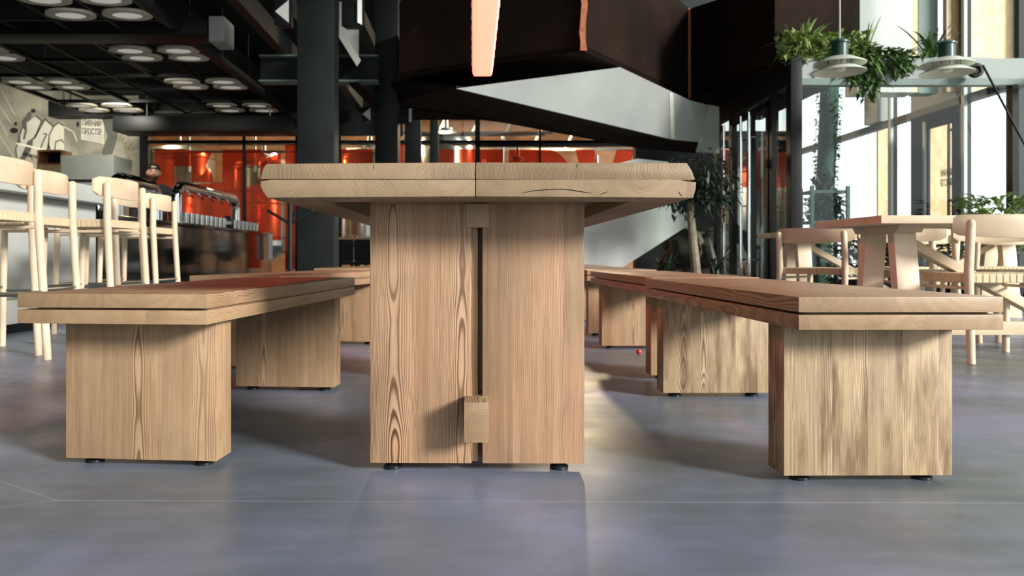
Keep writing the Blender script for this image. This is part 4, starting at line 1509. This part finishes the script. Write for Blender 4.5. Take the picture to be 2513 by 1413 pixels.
for h in ([(265, 520), (300, 470), (320, 540), (325, 640), (300, 740), (275, 740), (300, 640), (265, 580)], [(300, 480), (345, 410), (380, 420), (370, 500), (320, 530)],
          [(215, 700), (245, 690), (250, 780), (220, 800)], [(330, 770), (400, 720), (390, 830), (300, 980), (250, 970)], [(1215, 480), (1430, 520), (1400, 720), (1340, 920), (1210, 920), (1290, 700)]):
    q = MB()
    paint(q, [mpx(*p) for p in h], .003, .007)
    q.build('figure_patch', M['wash'], mu, smooth=0)
q = MB()
for c, rx, ry in (((400, 400), 30, 24), ((170, 635), 50, 34), ((192, 555), 16, 26), ((932, 560), 16, 34)):
    q = MB()
    paint(q, [mpx(c[0] + rx * math.cos(a * .5236), c[1] + ry * math.sin(a * .5236)) for a in range(12)], .003, .007)
    q.build('spot', M['ink'], mu, smooth=0)
q = MB()
for h in ([(0, 340), (130, 540)], [(20, 150), (180, 450)], [(0, 520), (90, 690)], [(0, 700), (170, 960)], [(345, 840), (210, 975)], [(1330, 620), (1210, 925)], [(770, 590), (880, 650), (920, 760)]):
    q = MB()
    stroke(q, h, 2.4, .002)
    q.build('pale_stroke', M['chalk'], mu, smooth=0)
q = MB()
paint(q, [mpx(*p) for p in ((975, 470), (1250, 500), (1240, 800), (970, 740))], .002, 0)
q.build('poster_ground', M['chalk'], mu, smooth=0)
tx = text_mesh('ПИВНИЙ\nПРОСТІР', .165, M['ink'], 'lettering', mu)
tx.rotation_euler = (math.pi / 2, math.radians(3.5), 0)
tx.scale = (.47, .88, 1)
tx.location = (pxx(202), -.008, pxz(308))
q = MB()
for k in range(5):
    stroke(q, [(990, 660 + k * 22), (1225, 690 + k * 26)], 1.2, .003)
q.build('small_writing', M['wash'], mu, smooth=0)
q = MB()
rw = random.Random(2)
for k in range(16):
    cx_, cy_ = rw.uniform(1400, 1660), rw.uniform(700, 1140)
    stroke(q, [(cx_ + 22 * math.cos(a * .7), cy_ + 34 * math.sin(a * .7)) for a in range(8)], 1.4, .002)
q.build('swirl', M['swirl'], mu, smooth=0)
rl = MB().bar(at(42, 352, 12.6), at(160, 380, 12.6), .03, .03).build('wall_rail', M['chalk'])
tag(rl, 'pale slanted rail across the foot of the mural', 'rail')

# barman: one body, only his head shows above the taps
pe = thing('person', 'bearded person in a backward black cap standing behind the chrome tap arch', 'person', at(377, 424, 10.4) * 1.0)
pz = pe.location.z
pe.location = (pe.location.x, pe.location.y, 0)
pe.rotation_euler = (0, 0, math.radians(22))
me = bpy.data.meshes.new('body')
V = [(0, 0, .95), (0, .0, 1.15), (0, .01, 1.38), (0, .0, 1.50), (0, -.01, 1.58),
     (.19, .0, 1.42), (.25, .0, 1.15), (.26, -.04, .92), (.26, -.06, .85),
     (-.19, .0, 1.42), (-.25, .0, 1.15), (-.26, -.04, .92), (-.26, -.06, .85),
     (.10, 0, .88), (.11, -.02, .48), (.11, .02, .07), (.11, -.14, .03), (-.10, 0, .88), (-.11, -.02, .48), (-.11, .02, .07), (-.11, -.14, .03)]
E = [(0, 1), (1, 2), (2, 3), (3, 4), (2, 5), (5, 6), (6, 7), (7, 8), (2, 9), (9, 10), (10, 11), (11, 12), (0, 13), (13, 14), (14, 15), (15, 16), (0, 17), (17, 18), (18, 19), (19, 20)]
R = [.15, .14, .15, .075, .06, .065, .05, .035, .03, .065, .05, .035, .03, .095, .065, .045, .035, .095, .065, .045, .035]
dz = pz - 1.70
V = [(x, y, z * (1 + dz / 1.7)) for x, y, z in V]
me.from_pydata(V, E, [])
bo = bpy.data.objects.new('body', me)
COL.objects.link(bo)
sk = bo.modifiers.new('skin', 'SKIN')
sk.use_smooth_shade = True
for i, r in enumerate(R):
    me.skin_vertices[0].data[i].radius = (r, r * (.75 if i in (0, 1, 2) else 1))
me.skin_vertices[0].data[0].use_root = True
bo.modifiers.new('sub', 'SUBSURF').levels = 2
bo.modifiers['sub'].render_levels = 2
me.materials.append(M['skin'])
bpy.context.view_layer.update()
body = bpy.data.meshes.new_from_object(bo.evaluated_get(bpy.context.evaluated_depsgraph_get()))
bpy.data.objects.remove(bo)
q = MB()
q.bm.from_mesh(body)


def headfn(p):
    f = p.copy()
    if p.z < 0:
        f.x *= 1 + .22 * p.z
        f.y *= 1 + .10 * p.z
    if p.y < 0:                                   # face side
        nose = math.exp(-((p.x / .13) ** 2)) * math.exp(-(((p.z + .12) / .24) ** 2))
        f.y -= .26 * nose
        for sx in (-.36, .36):
            f.y += .10 * math.exp(-(((p.x - sx) / .16) ** 2)) * math.exp(-(((p.z - .08) / .13) ** 2))
        f.y -= .07 * math.exp(-((p.x / .45) ** 2)) * math.exp(-(((p.z - .28) / .10) ** 2))
        f.y -= .10 * math.exp(-((p.x / .3) ** 2)) * math.exp(-(((p.z + .85) / .2) ** 2))
        f.y -= .05 * math.exp(-((p.x / .25) ** 2)) * math.exp(-(((p.z + .5) / .08) ** 2))
    return f


q.sphere((0, -.01, pz), .122, (.68, .82, 1.0), 40, 30, headfn)
for s in (-1, 1):
    q.sphere((s * .086, .005, pz - .005), .033, (.35, .6, 1), 12, 10)
# five-fingered hands resting on the bar side
for s in (-1, 1):
    wx, wy, wz = s * .26, -.06, .83 * (1 + dz / 1.7)
    q.sphere((wx, wy, wz - .05), .045, (.45, .9, 1.15), 14, 10)
    for k, ln in enumerate((.062, .075, .08, .070)):
        fy = wy - .03 + k * .02
        q.tube([(wx, fy, wz - .085), (wx - s * .004, fy, wz - .085 - ln * .55), (wx - s * .018, fy, wz - .085 - ln)], [.009, .0085, .007], 8, round_end=True)
    q.tube([(wx, wy - .03, wz - .04), (wx - s * .008, wy - .06, wz - .07), (wx - s * .014, wy - .068, wz - .10)], [.011, .010, .008], 8, round_end=True)
q.build('body', M['skin'], pe, smooth=60)
q = MB()
q.sphere((0, -.012, pz - .055), .105, (.70, .80, .72), 28, 18, lambda p: Vector((p.x, p.y * (1.12 if p.y < 0 else .75), p.z if p.z < .2 else .2 + (p.z - .2) * .15)))
q.build('beard', M['beard'], pe, smooth=60)
q = MB()
q.tube([(-.028, -.124, pz - .044), (0, -.133, pz - .040), (.028, -.124, pz - .044)], .006, 8)
q.build('moustache', M['beard'], pe)
q = MB()
q.tube([(-.02, -.126, pz - .056), (0, -.131, pz - .057), (.02, -.126, pz - .056)], .0045, 8)
q.build('lips', M['lips'], pe)
for s in (-1, 1):
    MB().sphere((s * .033, -.100, pz + .008), .010, (1.25, .6, .8), 12, 10).build('eye', M['eye'], pe)
    MB().sphere((s * .033, -.1065, pz + .008), .005, (1, .6, 1), 10, 8).build('iris', M['cap'], pe)
    MB().tube([(s * .018, -.108, pz + .026), (s * .036, -.107, pz + .030), (s * .052, -.096, pz + .025)], .004, 6).build('eyebrow', M['beard'], pe)
q = MB()
q.sphere((0, .0, pz + .045), .118, (.78, .92, .80), 30, 20, lambda p: Vector((p.x, p.y, p.z if p.z > 0 else p.z * .15)))
q.hexa([(-.07, .09, pz + .05), (.07, .09, pz + .05), (.06, .17, pz + .02), (-.06, .17, pz + .02)], [(-.07, .09, pz + .06), (.07, .09, pz + .06), (.06, .17, pz + .03), (-.06, .17, pz + .03)])
q.build('cap', M['cap'], pe, smooth=60)
MB().sphere((0, -.080, pz + .070), .044, (1, .6, .55), 16, 10).build('forehead_gap', M['skin'], pe)
q = MB()
q.tube([(0, 0, 1.0), (0, 0, 1.2), (0, .01, 1.42), (0, 0, 1.52)], [.175, .18, .19, .075], 20)
for s in (-1, 1):
    q.tube([(0, 0, 1.50), (s * .12, 0, 1.475), (s * .20, 0, 1.44), (s * .245, 0, 1.36)], [.075, .088, .092, .088], 14)
    q.tube([(s * .16, 0, 1.46), (s * .22, 0, 1.40), (s * .255, 0, 1.2), (s * .265, -.04, .95)], [.085, .08, .068, .05], 14)
b_ = q.build('shirt', M['cap'], pe, smooth=60)
q = MB()
q.tube([(0, 0, 1.0), (0, 0, .86)], [.17, .19], 18)
for s in (-1, 1):
    q.tube([(s * .10, 0, .92), (s * .11, -.02, .5), (s * .11, .02, .08)], [.115, .085, .065], 14)
q.build('trousers', M['cap'], pe, smooth=60)

# ------------------------------------------------------------------ coat stand, lamp over the table, dining nook far behind
cs = thing('coat_stand', 'grey steel coat stand with angled arms in front of the large column', 'coat stand', (pxx(712, 6.4), 6.4 * K, 0))
MB().tube([(0, 0, .02), (0, 0, 1.22)], .022, 14, round_end=True).build('pole', M['dark_steel'], cs)
for p, z in (((-.19, 0, .40), 0), ((.19, 0, .40), 0), ((-.0, .19, .42), 0)):
    MB().tube([(0, 0, .82), (p[0], p[1], .935)], .013, 10, round_end=True).build('arm', M['dark_steel'], cs)
MB().lathe([(.19, 0), (.19, .015), (.03, .025), (.022, .03)], 32).build('base', M['dark_steel'], cs)

nl = thing('linear_pendant', 'glowing salmon-red trough lamp hanging above the table', 'lamp', (.066, 1.75 * K, 1.755))
Ln = 3.21 * K
b = MB()
b.prism([Vector((x, 0, z)) for x, z in ((-.058, .0), (.058, .0), (.068, .03), (.066, .07), (-.066, .07), (-.068, .03))], (0, Ln, 0), .008)
b.build('diffuser', M['salmon'], nl)
MB().box(-.072, -.01, .07, .072, Ln + .01, .095, .004).build('housing', M['grey_paint'], nl)
for k in range(17):
    y = .08 + k * (Ln - .16) / 16
    for s in (-1, 1):
        MB().box(s * .071 - .003, y - .008, .055, s * .071 + .003, y + .008, .088).build('clip', M['grey_paint'], nl)
for y in (.3, Ln - .3):
    MB().tube([(0, y, .09), (0, y, 4.6)], .004, 6).build('cable', M['steel'], nl)

# seating nook behind the glass, seen past the table leg
nk = MB().box(pxx(838, 12.4), 12.2 * K, .70, pxx(905, 12.4), 12.8 * K, .73).build('side_table', M['copper_wall'])
tag(nk, 'small brown table with candles far behind the large column', 'table')
MB().tube([(pxx(872, 12.4), 12.5 * K, 0), (pxx(872, 12.4), 12.5 * K, .70)], .03, 10).build('pedestal', M['black_metal'], nk)
for k, (px, h, m, lb) in enumerate(((866, .13, 'wax', 'ivory candle on the small far table, beside the red one'), (871, .16, 'red', 'red candle on the small far table'), (876, .13, 'wax', 'ivory candle on the small far table, past the red one'))):
    c = MB().lathe([(.02, 0), (.02, h), (.004, h + .004), (.004, h + .015)], 14).build('candle', M[m])
    c.location = (pxx(px, 12.4), 12.4 * K, .73)
    tag(c, lb, 'candle', 'candles on the far table')
for px, lb in ((840, 'black chair with tan rim beside the large column, at the far table'), (906, 'black chair on the other side of the far candle table')):
    t = thing('lounge_chair', lb, 'chair', (pxx(px, 11.7), 11.7 * K, 0), 0, 'black chairs at the far table')
    MB().box(-.21, -.22, .40, .21, .2, .46, .02).build('seat', M['cap'], t)
    MB().box(-.21, -.25, .46, .21, -.19, .80, .03).build('backrest', M['cap'], t)
    MB().box(-.215, -.255, .795, .215, -.185, .83, .012).build('rim', M['tan'], t)
    for sx in (-1, 1):
        for sy in (-1, 1):
            MB().tube([(sx * .18, sy * .18, .41), (sx * .2, sy * .2, 0)], .015, 8).build('leg', M['black_metal'], t)
